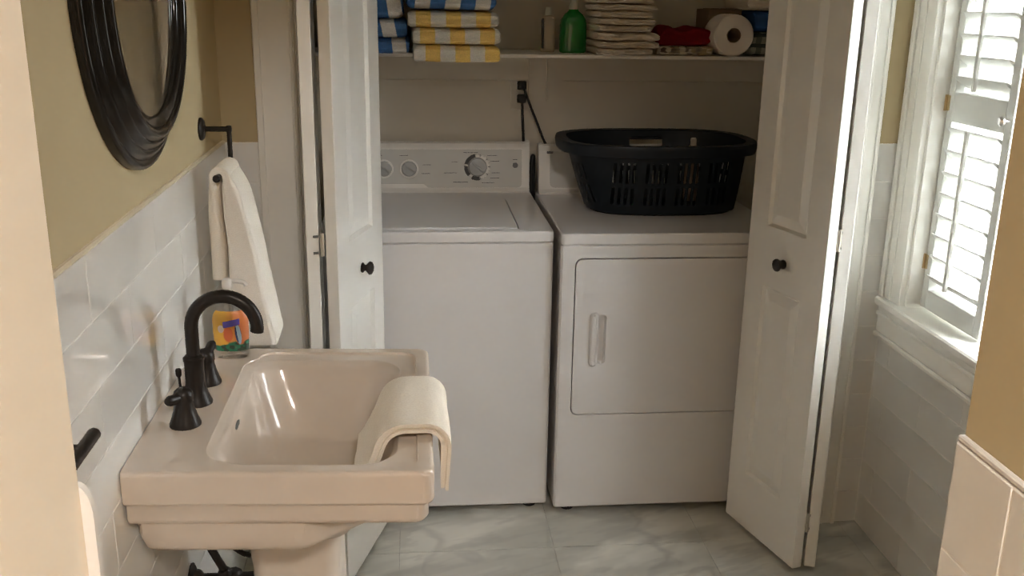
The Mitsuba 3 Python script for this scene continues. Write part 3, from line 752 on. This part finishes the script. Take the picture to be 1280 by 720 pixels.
# left stack: blue and white striped towels
yb0 = 3.13
for i, (x0, x1, z0, z1, y0, mat, lab) in enumerate((
        (-0.255, -0.006, SZ + 0.001, SZ + 0.048, 3.085, 'blue0', 'blue and white striped towel, bottom of the stack beside the left closet door'),
        (-0.258, -0.012, SZ + 0.049, SZ + 0.104, 3.080, 'blue1', 'blue and white striped towel in the middle of the stack beside the left closet door'),
        (-0.252, -0.024, SZ + 0.105, SZ + 0.185, 3.082, 'blue2', 'blue and white striped towel, on top of the stack beside the left closet door'))):
    single('striped_towel', folded(x0, x1, y0, 3.47, z0, z1, 11 + i, amp=0.004), mat, lab, 'towel', 'blue striped towels stacked on the left of the shelf', smooth=True)
for i, (x0, x1, z0, z1, y0, mat, lab) in enumerate((
        (0.008, 0.266, SZ + 0.001, SZ + 0.031, 3.062, 'yellow0', 'yellow and white striped towel lying on the shelf, lowest of three'),
        (0.002, 0.270, SZ + 0.032, SZ + 0.080, 3.056, 'yellow1', 'yellow and white striped towel in the middle of the three yellow ones'),
        (-0.008, 0.262, SZ + 0.081, SZ + 0.129, 3.060, 'yellow2', 'yellow and white striped towel directly under a blue striped one'))):
    single('striped_towel', folded(x0, x1, y0, 3.46, z0, z1, 21 + i, sag=0.028 if i == 0 else 0.0, amp=0.005), mat, lab, 'towel', 'yellow striped towels on the shelf', smooth=True)
single('striped_towel', folded(-0.014, 0.250, 3.055, 3.46, SZ + 0.134, SZ + 0.214, 29, amp=0.005, tip=-0.02), 'blue_top', 'blue and white striped towel resting on the yellow striped towels', 'towel', smooth=True)

# small clear bottle with a dark strip, green bottle
bt = thing('clear_bottle', 'small beige translucent bottle with a dark strip left of the green bottle', 'bottle')
obj('body', place(loft([ell(0, 0, z, a, a * 0.7, 28, 2.6) for z, a in ((0, 0.022), (0.004, 0.024), (0.10, 0.024), (0.112, 0.020), (0.118, 0.010))]), (0.452, 3.36, SZ)), 'beige_plastic', bt, smooth=40)
obj('cap', place(lathe([(0.0105, 0), (0.0105, 0.022), (0.008, 0.026)], 20), (0.452, 3.36, SZ + 0.118)), 'clear_cap', bt, smooth=40)
obj('dark_strip', box(0.428, 0.436, 3.338, 3.343, SZ + 0.012, SZ + 0.108, 0.001), 'dark', bt, label='dark vertical strip')
gb = thing('green_bottle', 'green bottle with a pale cap between the small bottle and the white cloths', 'bottle')
gp = [(0, 0.040), (0.006, 0.044), (0.085, 0.044), (0.105, 0.041), (0.122, 0.030), (0.132, 0.018), (0.138, 0.015)]
obj('body', place(loft([ell(0, 0, z, a, a * 0.72, 32, 2.5) for z, a in gp]), (0.531, 3.33, SZ)), 'green_bottle', gb, smooth=40)
obj('cap', place(lathe([(0.016, 0), (0.017, 0.012), (0.013, 0.018), (0.012, 0.05), (0.010, 0.054)], 24), (0.531, 3.33, SZ + 0.138)), 'clear_cap', gb, smooth=40, label='pale translucent cap')

# stack of white cloths
zc = SZ + 0.001
ORD = ('bottom', 'second from the bottom', 'third from the bottom', 'fourth from the bottom', 'fifth from the bottom', 'sixth from the bottom', 'seventh from the bottom', 'eighth from the bottom', 'ninth from the bottom', 'top')
for i in range(10):
    h = (0.020, 0.021, 0.026, 0.020, 0.019, 0.021, 0.019, 0.020, 0.018, 0.019)[i]
    a, b = 0.586 + rng.uniform(-0.004, 0.008), 0.772 + rng.uniform(-0.014, 0.012)
    if i >= 7:
        a, b = a - 0.004, b - 0.006
    m = folded(a, b, 3.170 + rng.uniform(-0.012, 0.012), 3.42, zc, zc + h, 40 + i, sag=0.0, amp=0.005, layers=2, nx=50, ns=36)
    v = np.array(m.vertices)
    v[:, 2] += 0.0045 * (mnoise(np.stack([v[:, 0] * 28, 0 * v[:, 0] + i * 0.10, v[:, 1] * 6], 1), 5) - 0.5) * (i > 0)
    v[:, 1] += 0.050 * (mnoise(np.stack([v[:, 0] * 30, v[:, 2] * 90, 0 * v[:, 0] + i], 1), 9) - 0.5) * (v[:, 1] < 3.24)
    v[:, 2] = np.maximum(v[:, 2], SZ + 0.0008)
    single('white_washcloth', tm(v, m.faces), 'rag', f'folded white cloth, {ORD[i]} of the stack beside the green bottle', 'washcloth', 'white cloths stacked on the shelf', smooth=True)
    zc += h + 0.0018

# red cloth on a patterned one
single('patterned_cloth', folded(0.785, 0.975, 3.205, 3.40, SZ + 0.001, SZ + 0.030, 61, amp=0.008), 'patterned', 'folded cream and brown patterned cloth under the red cloth', 'cloth', smooth=True)
m = folded(0.800, 0.972, 3.225, 3.39, SZ + 0.031, SZ + 0.080, 63, amp=0.014)
v = np.array(m.vertices)
hump = 0.014 * np.exp(-((v[:, 0] - 0.825) / 0.022) ** 2) + 0.012 * np.exp(-((v[:, 0] - 0.925) / 0.03) ** 2) - 0.012 * np.exp(-((v[:, 0] - 0.80) / 0.012) ** 2)
v[:, 2] += hump * np.clip((v[:, 2] - SZ - 0.045) / 0.03, 0, 1)
single('red_cloth', tm(v, m.faces), 'red_cloth', 'crumpled dark red cloth beside the paper roll', 'cloth', smooth=True)

# paper roll seen from its end
pr_ = thing('paper_roll', 'roll of white paper lying on the shelf with its hollow end to the front', 'paper roll')
RC, RO, RI = (1.030, SZ + 0.0665), 0.0655, 0.0235
def ringy(y, r):
    return V([(RC[0] + r * math.cos(a), y, RC[1] + r * math.sin(a)) for a in np.linspace(0, -2 * PI, 56, endpoint=False)])
prof = [(3.188, RI), (3.186, RI + 0.012), (3.186, RO - 0.004), (3.190, RO), (3.300, RO), (3.302, RO - 0.003), (3.302, RI), (3.188, RI)]
obj('paper', loft([ringy(y, r) for y, r in prof], caps=False).apply_transform(np.eye(4)), 'paper', pr_, smooth=40)
obj('core', loft([ringy(y, r) for y, r in ((3.187, RI - 0.0002), (3.187, RI - 0.0018), (3.301, RI - 0.0018), (3.301, RI - 0.0002), (3.187, RI - 0.0002))], caps=False), 'cardboard', pr_, smooth=40, label='brown cardboard core')
for k in ('paper', 'core'):
    pass
# things at the right end of the shelf
single('plaid_cloth', folded(1.100, 1.285, 3.215, 3.45, SZ + 0.001, SZ + 0.075, 71, amp=0.008), 'plaid', 'folded grey green plaid cloth at the right end of the shelf', 'cloth', smooth=True)
single('blue_cloth', folded(1.105, 1.282, 3.220, 3.45, SZ + 0.077, SZ + 0.142, 73, amp=0.008), 'blue_cloth', 'folded dark blue cloth on the plaid cloth', 'cloth', smooth=True)
single('pale_cloth', folded(1.075, 1.280, 3.222, 3.45, SZ + 0.144, SZ + 0.185, 75, amp=0.008), 'rag', 'folded pale cloth on top of the dark blue cloth', 'cloth', smooth=True)
bx = thing('cardboard_box', 'brown cardboard box standing behind the paper roll', 'box')
obj('carton', box(0.985, 1.098, 3.33, 3.48, SZ + 0.0005, SZ + 0.145, 0.002), 'cardboard', bx)
obj('flap', box(0.985, 1.098, 3.328, 3.40, SZ + 0.1455, SZ + 0.148, 0.0005), 'cardboard', bx)

# ------------------------------------------------------------------ laundry basket
bk = thing('laundry_basket', 'dark navy plastic laundry basket with slotted sides on the dryer', 'laundry basket')
BCX, BZ0, BZ1 = 0.806, DZT + 0.001, 1.140
def brow(z, inset=0.0):
    t = (z - BZ0) / (BZ1 - BZ0)
    hx, yf, yb_ = 0.240 + 0.050 * t ** 0.8, 3.000 - 0.045 * t, 3.300 + 0.055 * t
    return ell(BCX - 0.024 * t, (yf + yb_) / 2, z, hx - inset, (yb_ - yf) / 2 - inset, 72, 2.9)
rows = [BZ0, BZ0 + 0.008] + list(np.linspace(BZ0 + 0.03, BZ1, 8))
outer = loft([brow(BZ0, 0.012)] + [brow(z) for z in rows[1:]])
inner = loft([brow(BZ0 + 0.004, 0.016)] + [brow(z, 0.0035) for z in rows[2:]] + [brow(BZ1, 0.0035) + [0, 0, 0.02]])
shell = man(outer) - man(inner)
slots = []
for gx in (-0.155, -0.055, 0.045, 0.145):
    for k in range(4):
        x = BCX + gx + (k - 1.5) * 0.0195
        for z0, z1 in ((0.952, 1.010), (1.024, 1.090)):
            slots.append(box(x - 0.0052, x + 0.0052, 2.90, 3.45, z0, z1, 0.003))
for k in range(9):
    y = 3.055 + k * 0.024
    for z0, z1 in ((0.952, 1.010), (1.024, 1.075)):
        slots.append(box(0.40, 1.2, y - 0.0055, y + 0.0055, z0, z1, 0.003))
slots.append(box(BCX - 0.065, BCX + 0.050, 3.20, 3.45, 1.086, 1.122, 0.008))
shell = shell - man(cat(*slots[:1])) if False else shell - m3.Manifold.batch_boolean([man(s) for s in slots], m3.OpType.Add)
obj('tub', unman(shell), 'basket', bk, smooth=40)
def rimring(z, out):
    r = brow(BZ1, -out); r[:, 2] = z; return r
obj('rim', loft([rimring(z, o) for z, o in ((1.118, 0.0), (1.108, 0.018), (1.110, 0.026), (1.134, 0.031), (1.145, 0.028), (1.147, 0.014), (1.144, -0.004), (1.138, -0.0035), (1.120, -0.002), (1.118, 0.0))], caps=False), 'basket', bk, smooth=50)
# what lies in the basket
sb = thing('spray_can', 'small brown bottle with a pale cap standing in the back of the laundry basket', 'bottle')
obj('body', place(lathe([(0.022, 0), (0.024, 0.004), (0.024, 0.170), (0.018, 0.180), (0.009, 0.186)], 24), (0.935, 3.235, BZ0 + 0.006)), 'cardboard', sb, smooth=40)
obj('cap', place(lathe([(0.010, 0), (0.010, 0.02), (0.007, 0.024)], 18), (0.935, 3.235, BZ0 + 0.192)), 'rag', sb, smooth=40)

# ------------------------------------------------------------------ pedestal sink
sk = thing('pedestal_sink', 'white porcelain pedestal sink with stepped square rim against the left wall', 'sink')
KX0, KX1, KY0, KY1, KZ = XL + 0.0015, 0.030, 1.535, 2.150, 0.806
fr = (1, 1, 0, 0)
R = 0.022
body = loft([rr(KX0 + 0.005, KX1 - 0.024, KY0 + 0.024, KY1 - 0.024, 0.700, R, 6, fr), rr(KX0 + 0.004, KX1 - 0.015, KY0 + 0.013, KY1 - 0.013, 0.705, R, 6, fr), rr(KX0 + 0.003, KX1 - 0.010, KY0 + 0.009, KY1 - 0.009, 0.714, R, 6, fr),
             rr(KX0 + 0.003, KX1 - 0.009, KY0 + 0.008, KY1 - 0.008, 0.741, R, 6, fr), rr(KX0 + 0.001, KX1 - 0.002, KY0 + 0.002, KY1 - 0.002, 0.745, R, 6, fr), rr(KX0, KX1, KY0, KY1, 0.750, R, 6, fr),
             rr(KX0, KX1, KY0, KY1, 0.797, R, 6, fr), rr(KX0, KX1 - 0.0015, KY0 + 0.0015, KY1 - 0.0015, 0.8025, R, 6, fr), rr(KX0, KX1 - 0.005, KY0 + 0.005, KY1 - 0.005, 0.8055, R, 6, fr), rr(KX0, KX1 - 0.010, KY0 + 0.010, KY1 - 0.010, KZ, R, 6, fr)])
UC = V((-0.24, 1.83))
_ang = np.linspace(-PI, PI, 72, endpoint=False)
def radial(poly):
    out = []
    for a in _ang:
        seg = shapely.LineString([UC, UC + V((math.cos(a), math.sin(a))) * 2]).intersection(poly.exterior)
        p = np.array(seg.coords[0] if seg.geom_type == 'Point' else seg.geoms[0].coords[0])
        out.append(np.linalg.norm(p - UC))
    return np.array(out)
_big = radial(shapely.Polygon([(-0.486, 1.556), (-0.195, 1.556), (-0.085, 1.66), (-0.028, 1.77), (-0.028, 2.118), (-0.486, 2.118)]).buffer(-0.02).buffer(0.02))
_low = radial(shapely.Polygon([(-0.342, 1.722), (-0.138, 1.722), (-0.138, 1.958), (-0.342, 1.958)]).buffer(-0.03).buffer(0.03))
def ub(k, z):
    r = _low * (1 - k) + _big * k
    return np.stack([UC[0] + r * np.cos(_ang), UC[1] + r * np.sin(_ang), np.full(72, z)], 1)
under = loft([ub(k, z) for k, z in ((0.0, 0.572), (0.12, 0.580), (0.30, 0.602), (0.55, 0.624), (0.80, 0.634), (0.92, 0.641), (0.965, 0.652), (0.988, 0.670), (1.0, 0.704))])
IX0, IX1, IY0, IY1 = -0.352, -0.034, 1.580, 2.080
ledge = loft([rr(-0.340, 0.0, 1.556, 2.118, KZ - 0.0048, 0.030, 8), rr(-0.340, 0.003, 1.553, 2.121, KZ + 0.002, 0.033, 8)])
bowl = loft([rr(-0.245, -0.125, 1.77, 1.93, 0.640, 0.05, 8), rr(-0.275, -0.105, 1.71, 1.980, 0.644, 0.06, 8), rr(-0.297, -0.088, 1.675, 2.008, 0.656, 0.068, 8), rr(-0.311, -0.076, 1.650, 2.028, 0.680, 0.07, 8),
             rr(-0.322, -0.064, 1.628, 2.045, 0.715, 0.07, 8), rr(-0.334, -0.052, 1.606, 2.060, 0.755, 0.068, 8), rr(-0.342, -0.045, 1.593, 2.069, 0.783, 0.066, 8), rr(-0.348, -0.040, 1.586, 2.075, 0.793, 0.066, 8),
             rr(-0.356, -0.034, 1.578, 2.082, 0.7995, 0.066, 8), rr(-0.366, -0.026, 1.568, 2.092, 0.8035, 0.066, 8), rr(-0.368, -0.024, 1.566, 2.094, 0.812, 0.066, 8)])
basin = (man(body) + man(under)) - man(ledge) - man(bowl)
obj('basin', skew(unman(basin)), 'porcelain', sk, smooth=38)
obj('pedestal', loft([rr(x0, x1, y0, y1, z, r, 6) for x0, x1, y0, y1, z, r in (
    (-0.385, -0.095, 1.70, 1.98, 0.0, 0.03), (-0.385, -0.095, 1.70, 1.98, 0.035, 0.03), (-0.365, -0.115, 1.715, 1.965, 0.06, 0.035), (-0.340, -0.140, 1.735, 1.945, 0.14, 0.04), (-0.328, -0.152, 1.745, 1.935, 0.30, 0.04),
    (-0.326, -0.154, 1.740, 1.940, 0.48, 0.04), (-0.332, -0.148, 1.732, 1.948, 0.555, 0.04), (-0.336, -0.144, 1.728, 1.952, 0.571, 0.04))]), 'porcelain', sk, smooth=38)
ovp = V((-0.3255, 1.700, 0.748))
obj('overflow', place(loft([ell(0, 0, z, a, b, 24) for z, a, b in ((-0.004, 0.0045, 0.020), (0.0015, 0.0060, 0.022), (0.002, 0.0045, 0.019))]), (-0.3420, 1.790, 0.778), (0.985, 0, 0.16)), 'gasket', sk, label='dark overflow slot')
obj('drain', place(lathe([(0.026, 0), (0.026, 0.003), (0.022, 0.005), (0.017, 0.003), (0.015, 0.006), (0.001, 0.008)], 28), (-0.19, 1.85, 0.640)), 'bronze', sk, smooth=40, label='dark drain stopper')

# faucet and its two handles
fc = thing('faucet', 'dark bronze gooseneck faucet with two handles on the sink', 'faucet')
FX, FY = -0.424, 1.838
sp = [(FX, FY, KZ + 0.06), (FX, FY, 0.90), (FX, FY, 0.958)]
arc = [(FX + 0.0615 - 0.0615 * math.cos(a), FY, 0.960 + 0.0615 * math.sin(a)) for a in np.linspace(0.05, PI * 1.02, 26)]
obj('spout', tube(sp + arc + [(arc[-1][0] - 0.001, FY, arc[-1][2] - 0.006)], 0.0128, 18), 'bronze', fc, smooth=50)
obj('base', place(lathe([(0.030, 0), (0.030, 0.004), (0.027, 0.010), (0.021, 0.028), (0.0185, 0.045), (0.0185, 0.085), (0.020, 0.088), (0.020, 0.094), (0.0165, 0.098), (0.0125, 0.100)], 32), (FX, FY, KZ)), 'bronze', fc, smooth=40)
for yy, ax in ((FY - 0.1035, (-0.45, -0.80, 0.10)), (FY + 0.1035, (0.20, 0.85, 0.42))):
    h = obj('handle', place(lathe([(0.0285, 0), (0.0285, 0.004), (0.026, 0.010), (0.0195, 0.030), (0.0165, 0.046), (0.018, 0.050), (0.018, 0.058), (0.0165, 0.066), (0.010, 0.072), (0.001, 0.074)], 28), (FX, yy, KZ)), 'bronze', fc, smooth=40)
    a = unit(ax)
    p0 = V((FX, yy, KZ + 0.056)) - a * 0.008
    obj('lever', tube([p0, p0 + a * 0.02, p0 + a * 0.042, p0 + a * 0.050], [0.0095, 0.0088, 0.0100, 0.0065], 14), 'bronze', h, smooth=50)
obj('lift_rod', cat(tube([(-0.452, FY, KZ), (-0.4535, FY, KZ + 0.040), (-0.4545, FY, KZ + 0.058)], 0.0026, 10), place(lathe([(0.004, 0), (0.0058, 0.003), (0.0058, 0.013), (0.004, 0.016)], 16), (-0.4545, FY, KZ + 0.055))), 'bronze', fc, smooth=40)

# soap bottle
sp_ = thing('soap_pump_bottle', 'clear soap pump bottle with an orange fish label behind the faucet', 'soap bottle')
sc_ = V(SOAP_C)
sprof = [(0, 0.030, 0.017), (0.003, 0.034, 0.020), (0.014, 0.036, 0.0215), (0.060, 0.0385, 0.0225), (0.092, 0.0385, 0.0225), (0.106, 0.034, 0.0205), (0.116, 0.023, 0.016), (0.121, 0.0135, 0.0125), (0.126, 0.0125, 0.0120)]
obj('body', place(loft([ell(0, 0, z, a, b, 40, 2.4) for z, a, b in sprof]), sc_), 'mat_clear', sp_, smooth=40)
lab = []
for z in np.linspace(0.020, 0.110, 14):
    a = np.interp(z, [q[0] for q in sprof], [q[1] for q in sprof]); b = np.interp(z, [q[0] for q in sprof], [q[2] for q in sprof])
    t = np.linspace(PI * 1.07, PI * 1.93, 28)
    k = 1.0 - 0.10 * max(0.0, (z - 0.09) / 0.02)
    t = PI * 1.5 + (t - PI * 1.5) * k
    c, s = np.cos(t), np.sin(t)
    lab.append(np.stack([a * np.sign(c) * np.abs(c) ** (2 / 2.4), b * np.sign(s) * np.abs(s) ** (2 / 2.4) - 0.0006, np.full(28, z)], 1) * [1.012, 1.012, 1] + sc_)
obj('paper_label', solid_sheet(V(lab), 0.0005), 'soap_label', sp_, smooth=True, label='orange label with a fish, plants and a violet banner')
obj('pump', cat(place(lathe([(0.0135, 0), (0.0135, 0.014), (0.010, 0.017), (0.0045, 0.018), (0.0045, 0.034)], 24), sc_ + [0, 0, 0.126]),
                place(lathe([(0.012, 0), (0.0125, 0.004), (0.011, 0.017), (0.008, 0.020), (0.001, 0.021)], 24), sc_ + [-0.002, 0, 0.158]),
                tube([sc_ + [0.0, 0, 0.171], sc_ + [0.018, -0.002, 0.173], sc_ + [0.034, -0.004, 0.170], sc_ + [0.038, -0.005, 0.163]], 0.0052, 12)), 'plastic_white', sp_, smooth=40, label='white pump head')

# cloth hung over the rim of the sink
def over_rim(off, s0, s1, y0, y1, nu=46, nv=26, seed=3):
    """Cloth over the right rim: path in x-z from inside the basin over the rim and down the outside."""
    base = [(-0.105, 0.700), (-0.084, 0.730), (-0.064, 0.768), (-0.050, 0.803), (-0.030, 0.816), (0.000, 0.8155), (0.026, 0.8145), (0.039, 0.806), (0.0445, 0.790), (0.0455, 0.760), (0.046, 0.725), (0.047, 0.700)]
    p = spline([(x, 0, z) for x, z in base], 200)
    d = np.linalg.norm(np.diff(p, axis=0), axis=1); s = np.concatenate([[0], np.cumsum(d)]); s /= s[-1]
    P = np.zeros((nu, nv, 3))
    for i, u in enumerate(np.linspace(s0, s1, nu)):
        q = np.array([np.interp(u, s, p[:, k]) for k in range(3)])
        e = 0.004
        t = np.array([np.interp(min(u + e, 1), s, p[:, k]) - np.interp(max(u - e, 0), s, p[:, k]) for k in range(3)])
        t /= np.linalg.norm(t)
        nn = np.array([-t[2], 0, t[0]])
        for j, w_ in enumerate(np.linspace(0, 1, nv)):
            slant = 0.030 * (0.5 - u)
            y = y0 + (y1 - y0) * w_ - slant + 0.004 * math.sin(u * 9 + seed)
            wob = (mnoise(np.array([u * 5 + seed, w_ * 4, 0.3]), seed) - 0.5) * 0.006
            P[i, j] = q + nn * (off * (1 - 0.35 * max(0.0, (u - 0.72) / 0.28)) + wob) + [0, y, 0]
    return P
wc = thing('washcloth', 'cream washcloth folded over the right rim of the sink', 'washcloth')
for k, (off, s0, s1, y0, y1) in enumerate(((0.0035, 0.14, 0.985, 1.660, 1.890), (0.0098, 0.06, 0.99, 1.667, 1.893), (0.0160, 0.02, 1.0, 1.658, 1.897))):
    obj('fold_layer', skew(solid_sheet(over_rim(off, s0, s1, y0, y1, seed=3), 0.0061)), 'terry_cream', wc, smooth=60)

# towel ring and towel
tr = thing('towel_ring', 'dark bronze towel holder on the left wall', 'towel holder')
RX, RY, RZ = -0.434, 2.418, 1.262
obj('wall_plate', place(lathe([(0.027, 0), (0.027, 0.004), (0.022, 0.009), (0.010, 0.012)], 28), (XLP, RY, RZ), (1, 0, 0)), 'bronze', tr, smooth=40)
obj('post', tube([(XLP + 0.008, RY, RZ), (RX + 0.006, RY, RZ)], 0.0065, 12), 'bronze', tr, smooth=40)
obj('arm', tube(spline([(RX, RY, RZ + 0.008), (RX, RY, RZ), (RX, RY, 1.22), (RX, RY, 1.190), (RX, RY - 0.004, 1.180), (RX, RY - 0.012, 1.176), (RX, 2.35, 1.176), (RX, 2.28, 1.176), (RX, 2.236, 1.176)], 60), 0.0058, 12), 'bronze', tr, smooth=50)
obj('end_cap', place(lathe([(0.006, 0), (0.0085, 0.003), (0.0085, 0.010), (0.005, 0.013)], 16), (RX, 2.238, 1.176), (0, -1, 0)), 'bronze', tr, smooth=40)
def hang(off, s_in, s_out, y0, y1, flare, puff, seed, nu=70, nv=24):
    P = np.zeros((nu, nv, 3))
    r = 0.0065 + off
    lin, lout, la = s_in, s_out, PI * r
    tot = lin + la + lout
    for i, s in enumerate(np.linspace(0, tot, nu)):
        if s < lin:
            d = lin - s; x, z = -r + 0.004 * min(1, d / 0.1), -d
        elif s < lin + la:
            a = PI - (s - lin) / r; x, z, d = r * math.cos(a), r * math.sin(a), 0
        else:
            d = s - lin - la; x, z = r, -d
        side = 1 if x > 0 else -1
        for j, w_ in enumerate(np.linspace(0, 1, nv)):
            y = y0 + (y1 - y0) * w_
            fl = (flare * d + puff * (1 - math.exp(-d / 0.022))) if side > 0 else 0.0
            rip = 0.006 * min(1, d / 0.12) * math.sin(w_ * 11 + seed + side) + (mnoise(np.array([d * 14 + seed, w_ * 5, side * 3.0]), seed) - 0.5) * 0.010 * min(1, d / 0.05)
            spread = 1 + 0.28 * d
            yc = (y0 + y1) / 2
            P[i, j] = (RX + x + fl + rip * (1 if side > 0 else 0.4), yc + (y - yc) * spread, 1.176 + z)
    return P
ht = thing('hand_towel', 'white hand towel hanging from the towel holder beside the sink', 'towel')
def leaf_solid(z0, z1, xin, xout, y0, y1, seed):
    rings = []
    for z in np.linspace(z0, z1, 40):
        d = 1.176 - z
        sp = 1 + 0.25 * max(d, 0)
        yc, hy = (y0 + y1) / 2, (y1 - y0) / 2 * sp
        a, b = xin(d), xout(d)
        r = rr(min(a, b), max(a, b), yc - hy, yc + hy, z, min(0.011, abs(b - a) * 0.48), 6)
        q = np.stack([r[:, 0] * 16, r[:, 1] * 34 + seed, np.full(len(r), z * 9)], 1)
        k = min(1.0, max(d, 0) / 0.06)
        r[:, 0] += (mnoise(q, seed) - 0.5) * 0.010 * k
        r[:, 1] += (mnoise(q + 50, seed) - 0.5) * 0.008 * k
        rings.append(r)
    return loft(rings)
obj('over_fold', solid_sheet(hang(0.0075, 0.03, 0.03, 2.258, 2.402, 0.15, 0.004, 5), 0.0150), 'terry', ht, smooth=60)
obj('room_side', leaf_solid(0.775, 1.178, lambda d: RX + 0.0075 - 0.0045 * min(1, max(d - 0.010, 0) / 0.01), lambda d: RX + 0.022 + 0.020 * (1 - math.exp(-max(d, 0) / 0.025)) + 0.165 * max(d, 0), 2.258, 2.402, 5), 'terry', ht, smooth=60)
obj('wall_side', leaf_solid(0.935, 1.178, lambda d: RX - 0.024 - 0.008 * min(1, max(d, 0) / 0.1), lambda d: RX - 0.0075 + 0.0055 * min(1, max(d - 0.010, 0) / 0.01), 2.260, 2.400, 8), 'terry_cream', ht, smooth=60)

# towel bar end at the far left, seen past the door jamb
tb = thing('towel_bar', 'dark bronze bar end on the left wall next to the doorway', 'towel bar')
obj('bar', tube([(-0.440, 0.86, 0.990), (-0.440, 1.0, 0.990), (-0.440, 1.296, 0.990), (-0.440, 1.302, 0.990)], [0.0092, 0.0092, 0.0092, 0.006], 18), 'bronze', tb, smooth=50)
for yy in (1.245, 0.90):
    obj('post', cat(tube([(XL, yy, 0.992), (-0.440, yy, 0.990)], 0.0075, 14), place(lathe([(0.022, 0), (0.022, 0.004), (0.014, 0.010)], 24), (XL, yy, 0.992), (1, 0, 0))), 'bronze', tb, smooth=40)

# plumbing under the basin
pl = thing('sink_plumbing', 'dark bronze supply valves and pipes under the sink', 'plumbing')
obj('trap_pipe', tube(spline([(-0.452, 1.93, 0.452), (-0.445, 1.93, 0.440), (-0.430, 1.935, 0.400), (-0.416, 1.94, 0.365), (-0.405, 1.945, 0.33)], 24), 0.0085, 14), 'bronze', pl, smooth=50)
obj('collar', place(lathe([(0.013, 0), (0.015, 0.004), (0.015, 0.016), (0.012, 0.020)], 18), (-0.414, 1.94, 0.352), (-0.35, -0.05, 1)), 'bronze', pl, smooth=40)
obj('elbow', tube([(-0.475, 1.93, 0.450), (-0.452, 1.93, 0.452), (-0.42, 1.93, 0.456), (-0.385, 1.93, 0.457)], [0.005, 0.006, 0.006, 0.005], 12), 'bronze', pl, smooth=40)
obj('supply_tube', tube(spline([(-0.415, 1.93, 0.452), (-0.392, 1.92, 0.437), (-0.365, 1.91, 0.425), (-0.345, 1.90, 0.440), (-0.340, 1.90, 0.56)], 24), 0.0055, 12), 'bronze', pl, smooth=50)
obj('wall_flange', place(lathe([(0.034, 0), (0.034, 0.004), (0.020, 0.012)], 24), (XL, 1.95, 0.345), (1, 0, 0)), 'bronze', pl, smooth=40)
obj('valve', cat(tube([(XL, 1.95, 0.345), (-0.40, 1.95, 0.345), (-0.34, 1.95, 0.345)], 0.011, 14), place(lathe([(0.016, 0), (0.018, 0.006), (0.018, 0.022), (0.012, 0.028)], 16), (-0.40, 1.95, 0.335))), 'bronze', pl, smooth=40)
obj('valve_handle', place(loft([ell(0, 0, z, 0.021, 0.012, 20) for z in (0, 0.004, 0.010)]), (-0.468, 1.925, 0.362), (0.1, -1, 0.2)), 'bronze', pl, smooth=40)

# ------------------------------------------------------------------ round mirror
mr = thing('wall_mirror', 'round mirror in a ridged black frame on the khaki wall', 'mirror')
MY, MZ, MA, MB = 1.880, 1.576, 0.318, 0.316
MW = 0.096
prof = [(0.0, 0.0), (0.0, 0.012), (0.003, 0.017), (0.009, 0.0195), (0.014, 0.018), (0.017, 0.0165), (0.020, 0.020), (0.026, 0.027), (0.032, 0.0285), (0.035, 0.0265), (0.038, 0.0285), (0.043, 0.036), (0.048, 0.038),
        (0.0505, 0.036), (0.053, 0.039), (0.058, 0.046), (0.063, 0.0485), (0.069, 0.0475), (0.073, 0.043), (0.0745, 0.040), (0.077, 0.042), (0.081, 0.041), (0.086, 0.039), (0.093, 0.036), (0.096, 0.032), (0.096, 0.025), (0.06, 0.0)]
t = np.linspace(0, 2 * PI, 120, endpoint=False)
rings = [np.stack([np.full(120, XLP + 0.0008 + h), MY + (MA - d) * np.cos(t), MZ + (MB - d) * np.sin(t)], 1) for d, h in prof + prof[:1]]
fm = loft(rings, caps=False); fm.fix_normals()
obj('frame', fm, 'mirror_frame', mr, smooth=50)
obj('glass', loft([np.stack([np.full(120, XLP + h), MY + (MA - MW + 0.004) * np.cos(t), MZ + (MB - MW + 0.004) * np.sin(t)], 1) for h in (0.022, 0.031)]), 'mirror', mr)

# ------------------------------------------------------------------ lamps
def lamp(name, x, y, r, radiance, label):
    t = thing(name, label, 'ceiling lamp')
    obj('base', place(lathe([(r * 1.06, 0), (r * 1.08, 0.01), (r * 1.0, 0.022)], 36), (x, y, CEIL - 0.0225)), 'nickel', t, smooth=40)
    m = loft([ell(x, y, CEIL - 0.023 - 0.075 * math.sin(a), r * math.cos(a), r * math.cos(a), 32) for a in np.linspace(PI / 2 * 0.97, 0, 8)])
    m.fix_normals()
    obj('shade', m, 'paper', t, smooth=40, emitter={'type': 'area', 'radiance': rgb(*radiance)})
lamp('hall_lamp', 0.33, -0.75, 0.17, HALL_LAMP, 'frosted warm ceiling lamp in the hall')
